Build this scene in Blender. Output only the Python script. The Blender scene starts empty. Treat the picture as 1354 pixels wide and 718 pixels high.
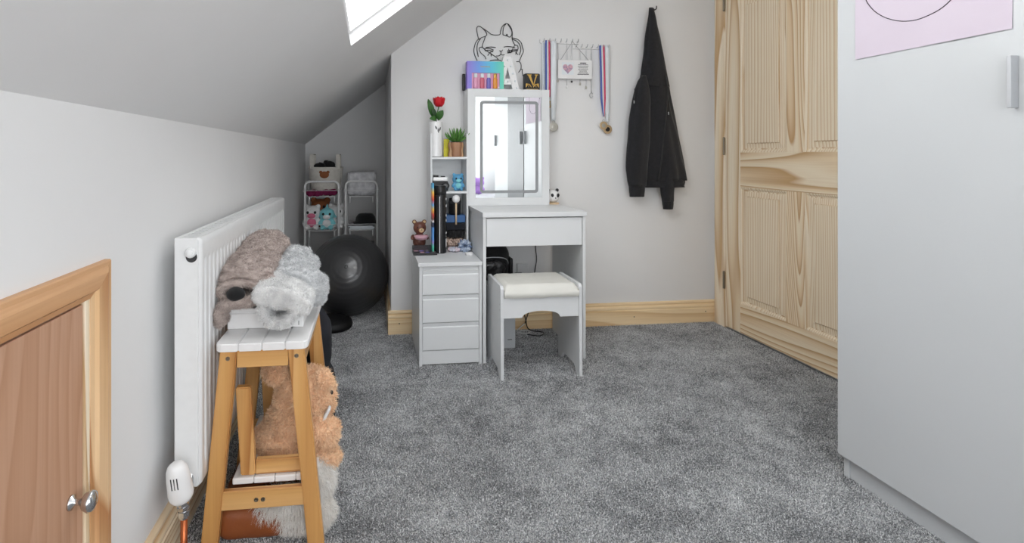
import bpy, bmesh, math, random
import numpy as np
from mathutils import Vector, Matrix, noise

random.seed(7)
rng = np.random.default_rng(7)
SC = bpy.context.scene
COL = SC.collection
PI = math.pi

# ------------------------------------------------------------------ camera
F_PX, CX, CY, CAM_H = 680.0, 570.0, 206.0, 1.0
TH = math.atan((CX - 490.0) / F_PX)
cam_data = bpy.data.cameras.new('camera')
cam = bpy.data.objects.new('camera', cam_data)
COL.objects.link(cam)
cam.location = (0, 0, CAM_H)
cam.rotation_euler = (PI / 2, 0, -TH)
cam_data.sensor_width = 36.0
cam_data.lens = F_PX / 1354.0 * 36.0
cam_data.shift_x = (677.0 - CX) / 1354.0
cam_data.shift_y = -(359.0 - CY) / 1354.0
cam_data.clip_start = 0.02
SC.camera = cam

# ------------------------------------------------------------------ sky and exposure
SC.view_settings.view_transform = 'Standard'
SC.view_settings.look = 'None'
SC.view_settings.gamma = 1.0
SC.view_settings.use_curve_mapping = False
SC.view_settings.exposure = 0.30
SC.cycles.max_bounces = 10
SC.cycles.diffuse_bounces = 6
SC.cycles.sample_clamp_indirect = 6.0
world = bpy.data.worlds.new('overcast_sky')
SC.world = world
world.use_nodes = True
wb = world.node_tree.nodes['Background']
wb.inputs[0].default_value = (0.96, 0.98, 1.0, 1)
wb.inputs[1].default_value = 5.0

PENDANT = 14.0   # brightness of the pendant lamp added to light the slope and alcove

# room dimensions (metres)
XL, XR = -0.505, 2.068          # knee wall, right wall
YB, YA, YR = 2.895, 4.10, -1.75  # back wall, alcove back, wall behind the camera
XN = 0.115                       # alcove side wall
KZ, SL, HC = 1.09, 0.777, 2.35   # knee height, roof slope, flat ceiling height
XS = XL + (HC - KZ) / SL         # where the slope meets the flat ceiling


def slope_z(x):
    return KZ + SL * (x - XL)


def area_light(name, loc, rot, sx, sy, power, color=(1, 1, 1), portal=False):
    d = bpy.data.lights.new(name, 'AREA')
    d.shape = 'RECTANGLE'; d.size = sx; d.size_y = sy; d.energy = power; d.color = color
    d.cycles.is_portal = portal
    o = bpy.data.objects.new(name, d); COL.objects.link(o)
    o.location = loc; o.rotation_euler = rot
    return o


# sky light through the visible roof window and the added windows out of view
SKY1 = (-0.075, 0.70, 1.22, 2.005)   # x0,x1,y0,y1 of the visible roof window opening
SKY2 = (-0.075, 0.70, -1.05, -0.25)  # roof window added behind the camera to let in more light
ANG = math.atan(SL)
for sk in (SKY1, SKY2):
    xm = (sk[0] + sk[1]) / 2
    area_light('roof_window_daylight', (xm - .045, (sk[2] + sk[3]) / 2, slope_z(xm) + .058), (0, -ANG, 0),
               (sk[1] - sk[0]) / math.cos(ANG), sk[3] - sk[2], 1, portal=True)
GW = (0.15, 1.25, 0.35, 1.75)           # made-up gable window for frontal fill, x0,x1,z0,z1
GW2 = (-0.42, 0.09, 0.30, 1.10)         # low window added beside it to light the alcove, under the slope
for gw in (GW, GW2):
    area_light('added_gable_daylight', ((gw[0] + gw[1]) / 2, YR - .06, (gw[2] + gw[3]) / 2), (PI / 2, 0, 0), gw[1] - gw[0], gw[3] - gw[2], 1, portal=True)
RW = (-1.60, -0.25, 0.80, 1.95)         # window added in the right wall to light the slope, behind the wardrobe: y0,y1,z0,z1
area_light('added_side_daylight', (XR + .03, (RW[0] + RW[1]) / 2, (RW[2] + RW[3]) / 2), (0, PI / 2, 0), RW[3] - RW[2], RW[1] - RW[0], 1, portal=True)

# ------------------------------------------------------------------ pixel helpers (1354 x 718 frame)
def ray(x, y):
    u = (x - CX) / F_PX; v = (y - CY) / F_PX
    return Vector((u * math.cos(TH) + math.sin(TH), -u * math.sin(TH) + math.cos(TH), -v))


def at(x, y, Y):
    r = ray(x, y); t = Y / r.y
    return Vector((r.x * t, Y, CAM_H + r.z * t))


# ------------------------------------------------------------------ materials
def lin(c):
    out = []
    for v in c:
        v = v / 255.0
        out.append(v / 12.92 if v <= .04045 else ((v + .055) / 1.055) ** 2.4)
    return (*out, 1.0)


def new_mat(name):
    m = bpy.data.materials.new(name); m.use_nodes = True
    nt = m.node_tree
    return m, nt, nt.nodes['Principled BSDF']


def N(nt, kind, **kw):
    n = nt.nodes.new(kind)
    for k, v in kw.items():
        setattr(n, k, v)
    return n


def mat(name, c, rough=.5, metal=0, c2=None, nscale=40, bump=0, bscale=200, sheen=0, spec=.5, coat=0, stretch=None):
    m, nt, p = new_mat(name)
    p.inputs['Base Color'].default_value = lin(c)
    p.inputs['Roughness'].default_value = rough
    p.inputs['Metallic'].default_value = metal
    p.inputs['Specular IOR Level'].default_value = spec
    if sheen: p.inputs['Sheen Weight'].default_value = sheen
    if coat: p.inputs['Coat Weight'].default_value = coat
    tc = N(nt, 'ShaderNodeTexCoord')
    src = tc.outputs['Object']
    if stretch:
        mp = N(nt, 'ShaderNodeMapping'); mp.inputs['Scale'].default_value = stretch
        nt.links.new(src, mp.inputs[0]); src = mp.outputs[0]
    nz = N(nt, 'ShaderNodeTexNoise'); nz.inputs['Scale'].default_value = nscale; nz.inputs['Detail'].default_value = 4
    nt.links.new(src, nz.inputs['Vector'])
    cr = N(nt, 'ShaderNodeValToRGB')
    if c2 is None:
        c2 = tuple(max(0, v - 3) for v in c)
    cr.color_ramp.elements[0].position = .35; cr.color_ramp.elements[1].position = .65
    cr.color_ramp.elements[0].color = lin(c2); cr.color_ramp.elements[1].color = lin(c)
    nt.links.new(nz.outputs['Fac'], cr.inputs[0]); nt.links.new(cr.outputs[0], p.inputs['Base Color'])
    if bump:
        nb = N(nt, 'ShaderNodeTexNoise'); nb.inputs['Scale'].default_value = bscale; nb.inputs['Detail'].default_value = 3
        nt.links.new(src, nb.inputs['Vector'])
        b = N(nt, 'ShaderNodeBump'); b.inputs['Strength'].default_value = bump; b.inputs['Distance'].default_value = .004
        nt.links.new(nb.outputs['Fac'], b.inputs['Height']); nt.links.new(b.outputs[0], p.inputs['Normal'])
    return m


def wood(name, light, mid, dark, axis='Z', scale=26, rough=.5, along=.07, knots=True, distort=2.2, contrast=(.2, .62, .93), distk=5, lfreq=.6, xw=.08):
    m, nt, p = new_mat(name)
    p.inputs['Roughness'].default_value = rough
    tc = N(nt, 'ShaderNodeTexCoord'); oi = N(nt, 'ShaderNodeObjectInfo')
    mul = N(nt, 'ShaderNodeVectorMath', operation='SCALE'); mul.inputs[0].default_value = (3.1, 5.7, 4.3)
    nt.links.new(oi.outputs['Random'], mul.inputs['Scale'])
    add = N(nt, 'ShaderNodeVectorMath', operation='ADD')
    nt.links.new(tc.outputs['Object'], add.inputs[0]); nt.links.new(mul.outputs[0], add.inputs[1])
    mp = N(nt, 'ShaderNodeMapping')
    mp.inputs['Scale'].default_value = tuple(along if a == axis else (max(xw, .2) if a == 'X' else 1.0) for a in 'XYZ')
    nt.links.new(add.outputs[0], mp.inputs[0])
    n1 = N(nt, 'ShaderNodeTexNoise'); n1.inputs['Scale'].default_value = 4.5; n1.inputs['Detail'].default_value = 1.0
    nt.links.new(mp.outputs[0], n1.inputs['Vector'])
    dt = N(nt, 'ShaderNodeVectorMath', operation='DOT_PRODUCT'); dt.inputs[1].default_value = tuple(0.0 if a == axis else scale * lfreq * (xw if a == 'X' else 1) for a in 'XYZ')
    nt.links.new(add.outputs[0], dt.inputs[0])
    w = N(nt, 'ShaderNodeMath', operation='MULTIPLY_ADD'); w.inputs[1].default_value = distort * distk
    nt.links.new(n1.outputs['Fac'], w.inputs[0]); nt.links.new(dt.outputs['Value'], w.inputs[2])
    fr = N(nt, 'ShaderNodeMath', operation='FRACT'); nt.links.new(w.outputs[0], fr.inputs[0])
    cr = N(nt, 'ShaderNodeValToRGB'); e = cr.color_ramp.elements
    e[0].position = 0; e[0].color = lin(light)
    e[1].position = 1; e[1].color = lin(light)
    for pos, cc in ((contrast[0], light), (contrast[1], mid), (contrast[2], dark)):
        k = e.new(pos); k.color = lin(cc)
    nt.links.new(fr.outputs[0], cr.inputs[0])
    # fine fibre
    mp2 = N(nt, 'ShaderNodeMapping'); mp2.inputs['Scale'].default_value = tuple(4.0 if a == axis else 160.0 for a in 'XYZ')
    nt.links.new(add.outputs[0], mp2.inputs[0])
    n2 = N(nt, 'ShaderNodeTexNoise'); n2.inputs['Scale'].default_value = 1; n2.inputs['Detail'].default_value = 2
    nt.links.new(mp2.outputs[0], n2.inputs['Vector'])
    mx = N(nt, 'ShaderNodeMix', data_type='RGBA', blend_type='MULTIPLY'); mx.inputs['Factor'].default_value = .25
    r2 = N(nt, 'ShaderNodeValToRGB'); r2.color_ramp.elements[0].position = .3; r2.color_ramp.elements[0].color = (.74, .64, .53, 1); r2.color_ramp.elements[1].position = .6
    nt.links.new(n2.outputs['Fac'], r2.inputs[0])
    nt.links.new(cr.outputs[0], mx.inputs['A']); nt.links.new(r2.outputs[0], mx.inputs['B'])
    out = mx.outputs['Result']
    if knots:
        vo = N(nt, 'ShaderNodeTexVoronoi'); vo.inputs['Scale'].default_value = 2.6
        mp3 = N(nt, 'ShaderNodeMapping'); mp3.inputs['Scale'].default_value = tuple(.75 if a == axis else 1.0 for a in 'XYZ')
        nt.links.new(add.outputs[0], mp3.inputs[0]); nt.links.new(mp3.outputs[0], vo.inputs['Vector'])
        kr = N(nt, 'ShaderNodeValToRGB'); kr.color_ramp.elements[0].position = .012; kr.color_ramp.elements[0].color = (1, 1, 1, 1)
        kr.color_ramp.elements[1].position = .035; kr.color_ramp.elements[1].color = (0, 0, 0, 1)
        nt.links.new(vo.outputs['Distance'], kr.inputs[0])
        mk = N(nt, 'ShaderNodeMix', data_type='RGBA'); mk.inputs['B'].default_value = lin((96, 58, 34))
        nt.links.new(kr.outputs[0], mk.inputs['Factor']); nt.links.new(out, mk.inputs['A']); out = mk.outputs['Result']
    nt.links.new(out, p.inputs['Base Color'])
    b = N(nt, 'ShaderNodeBump'); b.inputs['Strength'].default_value = .08; b.inputs['Distance'].default_value = .002
    nt.links.new(n2.outputs['Fac'], b.inputs['Height']); nt.links.new(b.outputs[0], p.inputs['Normal'])
    return m


def carpet_mat(name='carpet', yarn=False):
    m, nt, p = new_mat(name)
    p.inputs['Roughness'].default_value = 1.0; p.inputs['Specular IOR Level'].default_value = .1
    tc = N(nt, 'ShaderNodeTexCoord')
    a = N(nt, 'ShaderNodeTexNoise'); a.inputs['Scale'].default_value = 190; a.inputs['Detail'].default_value = 4; a.inputs['Roughness'].default_value = .75
    b = N(nt, 'ShaderNodeTexNoise'); b.inputs['Scale'].default_value = 14; b.inputs['Detail'].default_value = 5; b.inputs['Roughness'].default_value = .65
    for n in (a, b): nt.links.new(tc.outputs['Object'], n.inputs['Vector'])
    c = N(nt, 'ShaderNodeTexNoise'); c.inputs['Scale'].default_value = 4; c.inputs['Detail'].default_value = 3
    nt.links.new(tc.outputs['Object'], c.inputs['Vector'])
    s0 = N(nt, 'ShaderNodeMath', operation='MULTIPLY_ADD'); s0.inputs[1].default_value = .16
    nt.links.new(c.outputs['Fac'], s0.inputs[0]); nt.links.new(a.outputs['Fac'], s0.inputs[2])
    s = N(nt, 'ShaderNodeMath', operation='MULTIPLY_ADD'); s.inputs[1].default_value = .18
    nt.links.new(b.outputs['Fac'], s.inputs[0]); nt.links.new(s0.outputs[0], s.inputs[2])
    cr = N(nt, 'ShaderNodeValToRGB'); e = cr.color_ramp.elements
    e[0].position = .50; e[0].color = lin((66, 67, 69))
    e[1].position = .86; e[1].color = lin((214, 216, 218))
    k = e.new(.67); k.color = lin((136, 138, 140))
    if yarn:
        a.inputs['Scale'].default_value = 260
        e[0].position = .565; e[1].position = .665; e[2].position = .765
        e[0].color = lin((62, 63, 65)); e[1].color = lin((214, 215, 217)); e[2].color = lin((255, 255, 255))
    nt.links.new(s.outputs[0], cr.inputs[0]); nt.links.new(cr.outputs[0], p.inputs['Base Color'])
    bp = N(nt, 'ShaderNodeBump'); bp.inputs['Strength'].default_value = .55; bp.inputs['Distance'].default_value = .008
    nt.links.new(s.outputs[0], bp.inputs['Height']); nt.links.new(bp.outputs[0], p.inputs['Normal'])
    return m


def glass_mat(name, tint=(1, 1, 1), gloss=.06):
    m, nt, p = new_mat(name)
    nt.nodes.remove(p)
    out = nt.nodes['Material Output']
    t = N(nt, 'ShaderNodeBsdfTransparent'); t.inputs[0].default_value = (*tint, 1)
    g = N(nt, 'ShaderNodeBsdfGlossy'); g.inputs['Roughness'].default_value = .02
    mx = N(nt, 'ShaderNodeMixShader'); mx.inputs[0].default_value = gloss
    nt.links.new(t.outputs[0], mx.inputs[1]); nt.links.new(g.outputs[0], mx.inputs[2]); nt.links.new(mx.outputs[0], out.inputs[0])
    return m


M = {}
M['wall'] = mat('wall_paint_grey', (233, 233, 233), .9, c2=(231, 231, 231), nscale=3, bump=.05, bscale=350, spec=.2)
M['carpet'] = carpet_mat()
M['pile'] = carpet_mat('carpet_yarn', True)
M['white'] = mat('white_laminate', (224, 226, 227), .38, c2=(222, 224, 225), nscale=8)
M['ward'] = mat('wardrobe_white_gloss', (203, 206, 208), .34, c2=(201, 204, 206), nscale=3)
M['radw'] = mat('radiator_enamel', (236, 237, 237), .3)
M['trimw'] = mat('white_gloss_trim', (240, 240, 240), .4)
M['pineZ'] = wood('pine_vertical', (250, 236, 212), (240, 220, 188), (206, 170, 124), 'Z', lfreq=1.0, distk=6)
M['pineP'] = wood('pine_panel', (250, 236, 212), (243, 225, 196), (222, 192, 150), 'Z', lfreq=2.4, distk=5)
M['pineM'] = wood('pine_flat_sawn', (250, 234, 206), (238, 212, 174), (204, 164, 118), 'Z', lfreq=.35, distk=16, along=.10)
M['pineY'] = wood('pine_along_wall', (250, 234, 206), (240, 216, 180), (206, 168, 120), 'Y', lfreq=1.0, distk=6)
M['pineX'] = wood('pine_skirting', (250, 226, 186), (244, 216, 172), (230, 196, 148), 'X', scale=14)
M['hatchZ'] = wood('pine_hatch_jamb', (236, 200, 156), (224, 182, 134), (190, 134, 86), 'Z', scale=20)
M['hatchY'] = wood('pine_hatch_head', (214, 168, 124), (202, 152, 106), (172, 116, 72), 'Y', scale=18)
M['ply'] = wood('plywood_hatch', (198, 156, 128), (194, 151, 122), (186, 142, 112), 'Z', scale=9, along=.2, knots=False)
M['bambooZ'] = wood('bamboo_upright', (222, 174, 112), (212, 160, 96), (180, 122, 66), 'Z', scale=16, along=.04, rough=.35, xw=1, knots=False)
M['bambooX'] = wood('bamboo_cross', (226, 180, 120), (216, 166, 102), (186, 130, 74), 'X', scale=16, along=.04, rough=.35, knots=False)
M['bambooY'] = wood('bamboo_long', (222, 174, 112), (212, 160, 96), (180, 122, 66), 'Y', scale=16, along=.04, rough=.35, xw=1, knots=False)
M['chrome'] = mat('chrome', (205, 206, 208), .18, 1)
M['steel'] = mat('brushed_steel', (196, 198, 201), .5, .6)
M['brass'] = mat('aged_hinge', (150, 140, 125), .35, 1)
M['copper'] = mat('copper_pipe', (190, 110, 72), .35, 1)
M['black'] = mat('black_plastic', (22, 22, 24), .4)
M['blackfab'] = mat('black_fabric', (20, 20, 22), .95, c2=(14, 14, 16), nscale=120, bump=.25, bscale=500, sheen=.15)
M['jersey'] = mat('black_sweat_jersey', (33, 33, 37), .95, c2=(25, 25, 28), nscale=60, bump=.2, bscale=700, sheen=.2)
M['blackrub'] = mat('black_rubber', (16, 16, 18), .6)
M['ball'] = mat('ball_vinyl', (54, 54, 56), .34, c2=(50, 50, 52), nscale=6, spec=1.0, coat=.3)
M['mirror'] = mat('mirror_silver', (228, 231, 231), .0, 1, c2=(228, 231, 231))
M['led'] = mat('frosted_mirror_band', (150, 153, 155), .6)
M['glass'] = glass_mat('window_glass')
M['clear'] = glass_mat('clear_plastic', (.95, .95, .97), .10)
M['cream'] = mat('cream_leatherette', (226, 225, 218), .5, c2=(222, 221, 214), nscale=10)
M['grey'] = mat('mid_grey', (120, 120, 122), .6)
M['dgrey'] = mat('dark_grey', (58, 58, 60), .6)
M['wire'] = mat('cart_white_wire', (232, 232, 232), .35)
M['leather'] = mat('tan_leather', (150, 84, 44), .5, c2=(138, 74, 36), nscale=9, bump=.2, bscale=160)
M['navy'] = mat('navy_bag_fabric', (22, 24, 34), .85, c2=(17, 19, 27), nscale=30)
M['yellow'] = mat('yellow_print', (222, 208, 60), .6)
M['teddy'] = mat('teddy_fur_apricot', (246, 212, 176), 1, c2=(238, 196, 156), nscale=60, sheen=.3)
M['teddyf'] = mat('teddy_fur_strand', (250, 220, 186), 1, c2=(242, 204, 164), nscale=45, sheen=.3)
M['whitefur'] = mat('white_fur', (238, 236, 232), 1, c2=(226, 222, 216), nscale=40, sheen=.3)
M['brownfl'] = mat('taupe_fleece', (196, 182, 175), 1, c2=(162, 147, 140), nscale=42, sheen=.3, stretch=(1, 1, 2.5), bump=.3, bscale=150)
M['greyfl'] = mat('pale_grey_fleece', (216, 217, 218), 1, c2=(188, 190, 192), nscale=46, sheen=.3, stretch=(1, 1, 2.5), bump=.3, bscale=150)
M['whitefl'] = mat('white_fleece', (236, 236, 235), 1, c2=(218, 218, 218), nscale=40, sheen=.3, bump=.3, bscale=150)
M['red'] = mat('rose_red', (206, 14, 34), .6)
M['leaf'] = mat('leaf_green', (62, 110, 44), .55, c2=(44, 88, 34), nscale=30)
M['leafd'] = mat('leaf_dark_green', (44, 74, 40), .55)
M['leafl'] = mat('succulent_green', (96, 148, 64), .5, c2=(66, 116, 48), nscale=60)
M['bark'] = wood('bark_pot', (206, 170, 134), (176, 132, 98), (128, 86, 60), 'Z', scale=40, along=.3, knots=False)
M['ylw'] = mat('yellow_green_card', (214, 206, 44), .5)
M['porc'] = mat('white_ceramic', (240, 240, 240), .25, coat=.3)
M['bearbr'] = mat('brown_resin', (116, 72, 58), .4, c2=(106, 64, 52))
M['pink'] = mat('pink_glaze', (222, 176, 188), .4)
M['skin'] = mat('tan_muzzle', (222, 194, 150), .5)
M['blue'] = mat('toy_blue', (92, 160, 200), .45)
M['dblue'] = mat('toy_dark_blue', (50, 84, 140), .45)
M['teal'] = mat('teal_plush', (132, 206, 214), .9, sheen=.2)
M['purple'] = mat('purple_plush', (172, 130, 206), .9, sheen=.2)
M['hotpink'] = mat('pink_plush', (222, 120, 150), .9, sheen=.2)
M['magenta'] = mat('magenta_cloth', (120, 22, 72), .9)
M['gold'] = mat('gold_foil', (206, 168, 92), .35, .8)
M['goldm'] = mat('gold_medal', (206, 182, 146), .45, .8)
M['silverm'] = mat('silver_medal', (190, 187, 178), .4, .9)
M['ribwhite'] = mat('ribbon_white', (228, 234, 238), .7)
M['ribred'] = mat('ribbon_red', (216, 84, 116), .7)
M['ribblue'] = mat('ribbon_blue', (92, 112, 182), .7)
M['paper'] = mat('poster_lilac_paper', (208, 198, 210), .8, c2=(204, 193, 206), nscale=5)
M['line'] = mat('drawn_line', (60, 52, 60), .7)
M['wireblk'] = mat('black_art_wire', (40, 40, 42), .5)
M['wood'] = mat('pale_wood', (224, 196, 160), .5)
M['leop'] = mat('leopard_satin', (216, 192, 176), .5, c2=(84, 60, 52), nscale=110)
M['scrub'] = mat('blue_white_satin', (206, 216, 228), .5, c2=(84, 110, 150), nscale=60)
M['scrpk'] = mat('pink_grey_satin', (218, 196, 202), .5, c2=(178, 190, 204), nscale=40)
M['bluebox'] = mat('blue_box', (46, 96, 150), .4, c2=(36, 78, 130), nscale=12)
M['silverbag'] = mat('crinkled_pearl_bag', (222, 222, 224), .4, c2=(186, 186, 190), nscale=24, bump=.8, bscale=30)
M['canvas'] = mat('cream_canvas', (216, 212, 204), .9, c2=(206, 202, 194), nscale=60, bump=.2)
M['bearpatch'] = mat('brown_bear_patch', (146, 88, 50), .8)
M['photo'] = mat('photo_print', (226, 176, 180), .5, c2=(150, 138, 170), nscale=90)
M['mag'] = mat('magazine_print', (216, 212, 216), .5, c2=(92, 84, 110), nscale=50)
M['orange'] = mat('gloss_orange', (226, 150, 60), .35)
M['pinkl'] = mat('gloss_pink', (226, 160, 190), .35)
M['rose2'] = mat('gloss_coral', (214, 110, 130), .35)
M['lilac'] = mat('gloss_lilac', (120, 110, 190), .35)
M['greypan'] = mat('mirror_door_grey', (112, 114, 116), .35)
M['bed'] = mat('grey_bedspread', (186, 186, 190), .95, bump=.2, bscale=90)


def gradient_mat(name, stops, axis=0, lo=0., hi=1., rough=.4):
    m, nt, p = new_mat(name)
    p.inputs['Roughness'].default_value = rough
    tc = N(nt, 'ShaderNodeTexCoord'); sp = N(nt, 'ShaderNodeSeparateXYZ'); nt.links.new(tc.outputs['Object'], sp.inputs[0])
    mr = N(nt, 'ShaderNodeMapRange'); mr.inputs['From Min'].default_value = lo; mr.inputs['From Max'].default_value = hi
    nt.links.new(sp.outputs[axis], mr.inputs['Value'])
    cr = N(nt, 'ShaderNodeValToRGB'); e = cr.color_ramp.elements
    e[0].position = stops[0][0]; e[0].color = lin(stops[0][1]); e[1].position = stops[-1][0]; e[1].color = lin(stops[-1][1])
    for pos, c in stops[1:-1]:
        k = e.new(pos); k.color = lin(c)
    nt.links.new(mr.outputs[0], cr.inputs[0]); nt.links.new(cr.outputs[0], p.inputs['Base Color'])
    return m, cr


# ------------------------------------------------------------------ geometry helpers
class G:
    """collects shapes into one mesh"""
    def __init__(self):
        self.bm = bmesh.new()

    def _merge(self, b):
        me = bpy.data.meshes.new('tmp'); b.to_mesh(me); b.free()
        self.bm.from_mesh(me); bpy.data.meshes.remove(me)

    def box(self, x0, x1, y0, y1, z0, z1, bev=0.0, seg=2, mtx=None):
        b = bmesh.new()
        bmesh.ops.create_cube(b, size=1, matrix=Matrix.Translation(((x0 + x1) / 2, (y0 + y1) / 2, (z0 + z1) / 2)) @ Matrix.Diagonal((abs(x1 - x0), abs(y1 - y0), abs(z1 - z0), 1)))
        if bev: bmesh.ops.bevel(b, geom=b.edges[:], offset=bev, segments=seg, affect='EDGES', clamp_overlap=True, profile=.5)
        if mtx is not None: b.transform(mtx)
        self._merge(b); return self

    def prism(self, pts, axis, a0, a1, bev=0.0, seg=1):
        """extrude a 2D outline along axis (x: pts are (y,z); y: (x,z); z: (x,y))"""
        b = bmesh.new()
        def mk(p, a):
            return {'x': (a, p[0], p[1]), 'y': (p[0], a, p[1]), 'z': (p[0], p[1], a)}[axis]
        v0 = [b.verts.new(mk(p, a0)) for p in pts]; v1 = [b.verts.new(mk(p, a1)) for p in pts]
        n = len(pts)
        b.faces.new(v0); b.faces.new(v1[::-1])
        for i in range(n): b.faces.new((v0[i], v1[i], v1[(i + 1) % n], v0[(i + 1) % n]))
        bmesh.ops.recalc_face_normals(b, faces=b.faces[:])
        if bev: bmesh.ops.bevel(b, geom=b.edges[:], offset=bev, segments=seg, affect='EDGES', clamp_overlap=True)
        self._merge(b); return self

    def tube(self, path, r, n=8, closed=False, rs=None, cap=True):
        b = self.bm; P = [Vector(p) for p in path]; L = len(P); rings = []
        up = None
        for i in range(L):
            if closed: t = P[(i + 1) % L] - P[i - 1]
            else: t = P[min(i + 1, L - 1)] - P[max(i - 1, 0)]
            if t.length < 1e-9: t = Vector((0, 0, 1))
            t.normalize()
            if up is None:
                up = t.orthogonal().normalized()
            up = (up - t * up.dot(t))
            if up.length < 1e-6: up = t.orthogonal()
            up.normalize(); s = t.cross(up)
            rr = rs[i] if rs else r
            rings.append([b.verts.new(P[i] + (up * math.cos(2 * PI * k / n) + s * math.sin(2 * PI * k / n)) * rr) for k in range(n)])
        for i in range(L if closed else L - 1):
            A, B = rings[i], rings[(i + 1) % L]
            for k in range(n): b.faces.new((A[k], A[(k + 1) % n], B[(k + 1) % n], B[k]))
        if cap and not closed:
            b.faces.new(rings[0][::-1]); b.faces.new(rings[-1])
        return self

    def lathe(self, prof, c, n=32, axis=(0, 0, 1), sx=1, sy=1):
        """prof: list of (radius, height)"""
        b = self.bm; q = Vector((0, 0, 1)).rotation_difference(Vector(axis)); c = Vector(c); rings = []
        for r, h in prof:
            if r < 1e-6: rings.append([b.verts.new(c + q @ Vector((0, 0, h)))])
            else: rings.append([b.verts.new(c + q @ Vector((sx * r * math.cos(2 * PI * k / n), sy * r * math.sin(2 * PI * k / n), h))) for k in range(n)])
        for A, B in zip(rings, rings[1:]):
            for k in range(n):
                a0, a1 = A[k % len(A)], A[(k + 1) % len(A)]; b0, b1 = B[k % len(B)], B[(k + 1) % len(B)]
                f = []
                for v in (a0, a1, b1, b0):
                    if v not in f: f.append(v)
                if len(f) > 2:
                    try: b.faces.new(f)
                    except ValueError: pass
        for R, rev in ((rings[0], True), (rings[-1], False)):
            if len(R) > 2:
                try: b.faces.new(R[::-1] if rev else R)
                except ValueError: pass
        return self

    def ell(self, c, r, rot=(0, 0, 0), u=20, v=12, e=1.0):
        from mathutils import Euler
        t = bmesh.new(); bmesh.ops.create_uvsphere(t, u_segments=u, v_segments=v, radius=1)
        if e != 1.0:
            for w in t.verts:
                w.co = Vector([math.copysign(abs(k) ** e, k) for k in w.co])
        if not hasattr(r, '__len__'): r = (r, r, r)
        t.transform(Matrix.Translation(c) @ Euler(rot).to_matrix().to_4x4() @ Matrix.Diagonal((*r, 1)))
        self._merge(t); return self

    def loft(self, rows, n=28, cap=True):
        """rows: (x, y, z, rx, ry, fold, freq, phase) elliptic sections stacked in z"""
        b = self.bm; rings = []
        for row in rows:
            x, y, z, rx, ry = row[:5]; fa, fq, ph = (list(row[5:]) + [0, 5, 0])[:3] if len(row) > 5 else (0, 5, 0)
            ring = []
            for k in range(n):
                a = 2 * PI * k / n; m = 1 + fa * math.sin(fq * a + ph) + .5 * fa * math.sin((fq * 2 - 1) * a - 2 * ph)
                ring.append(b.verts.new((x + rx * m * math.cos(a), y + ry * m * math.sin(a), z)))
            rings.append(ring)
        for A, B in zip(rings, rings[1:]):
            for k in range(n): b.faces.new((A[k], A[(k + 1) % n], B[(k + 1) % n], B[k]))
        if cap:
            b.faces.new(rings[0][::-1]); b.faces.new(rings[-1])
        return self

    def grid(self, fn, nu, nv):
        b = self.bm
        V = [[b.verts.new(fn(i / nu, j / nv)) for j in range(nv + 1)] for i in range(nu + 1)]
        for i in range(nu):
            for j in range(nv): b.faces.new((V[i][j], V[i + 1][j], V[i + 1][j + 1], V[i][j + 1]))
        return self

    def quad(self, *p):
        self.bm.faces.new([self.bm.verts.new(q) for q in p]); return self

    def done(self, name, m, parent=None, smooth=None, fix=True):
        if fix: bmesh.ops.recalc_face_normals(self.bm, faces=self.bm.faces[:])
        me = bpy.data.meshes.new(name); self.bm.to_mesh(me); self.bm.free()
        return link(name, me, m, parent, smooth)


def link(name, me, m, parent=None, smooth=None):
    me.name = name
    o = bpy.data.objects.new(name, me); COL.objects.link(o)
    if isinstance(m, (list, tuple)):
        for k in m: me.materials.append(k if not isinstance(k, str) else M[k])
    elif m is not None: me.materials.append(M[m] if isinstance(m, str) else m)
    if smooth == 'all':
        me.shade_smooth()
    elif smooth:
        me.shade_smooth()
        me.set_sharp_from_angle(angle=math.radians(smooth))
    if parent is not None:
        o.parent = parent
        o.matrix_parent_inverse = parent_world(parent).inverted()
    return o


def parent_world(o):
    m = o.matrix_basis.copy()
    if o.parent: m = parent_world(o.parent) @ o.matrix_parent_inverse @ m
    return m


def thing(name, label, cat, loc, group=None):
    o = bpy.data.objects.new(name, None); COL.objects.link(o)
    o.location = loc; o.empty_display_size = .05
    return tag(o, label, cat, group)


def tag(o, label, cat, group=None):
    o['label'] = label; o['category'] = cat
    if group: o['group'] = group
    return o


def struct(o):
    o['kind'] = 'structure'
    return o


def smooth_blob(shapes, voxel, name, m, parent=None, amp=0, freq=20, iters=6, seed=0, ridges=0):
    """union of rounded forms remeshed into one continuous skin, with soft lumps"""
    me = bpy.data.meshes.new('tmp'); shapes.bm.to_mesh(me); shapes.bm.free()
    o = bpy.data.objects.new('tmp', me); COL.objects.link(o)
    rm = o.modifiers.new('r', 'REMESH'); rm.mode = 'VOXEL'; rm.voxel_size = voxel
    sm = o.modifiers.new('s', 'SMOOTH'); sm.iterations = iters; sm.factor = .5
    dg = bpy.context.evaluated_depsgraph_get()
    new = bpy.data.meshes.new_from_object(o.evaluated_get(dg))
    bpy.data.objects.remove(o); bpy.data.meshes.remove(me)
    if amp:
        off = Vector((seed * 3.1, seed * 1.7, seed * .9))
        nr = [v.normal.copy() for v in new.vertices]
        for v, n in zip(new.vertices, nr):
            d = noise.noise(v.co * freq + off) + .5 * noise.noise(v.co * freq * 2.3 + off)
            v.co += n * amp * d
    new.materials.clear()
    return link(name, new, m, parent, 'all')


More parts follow.
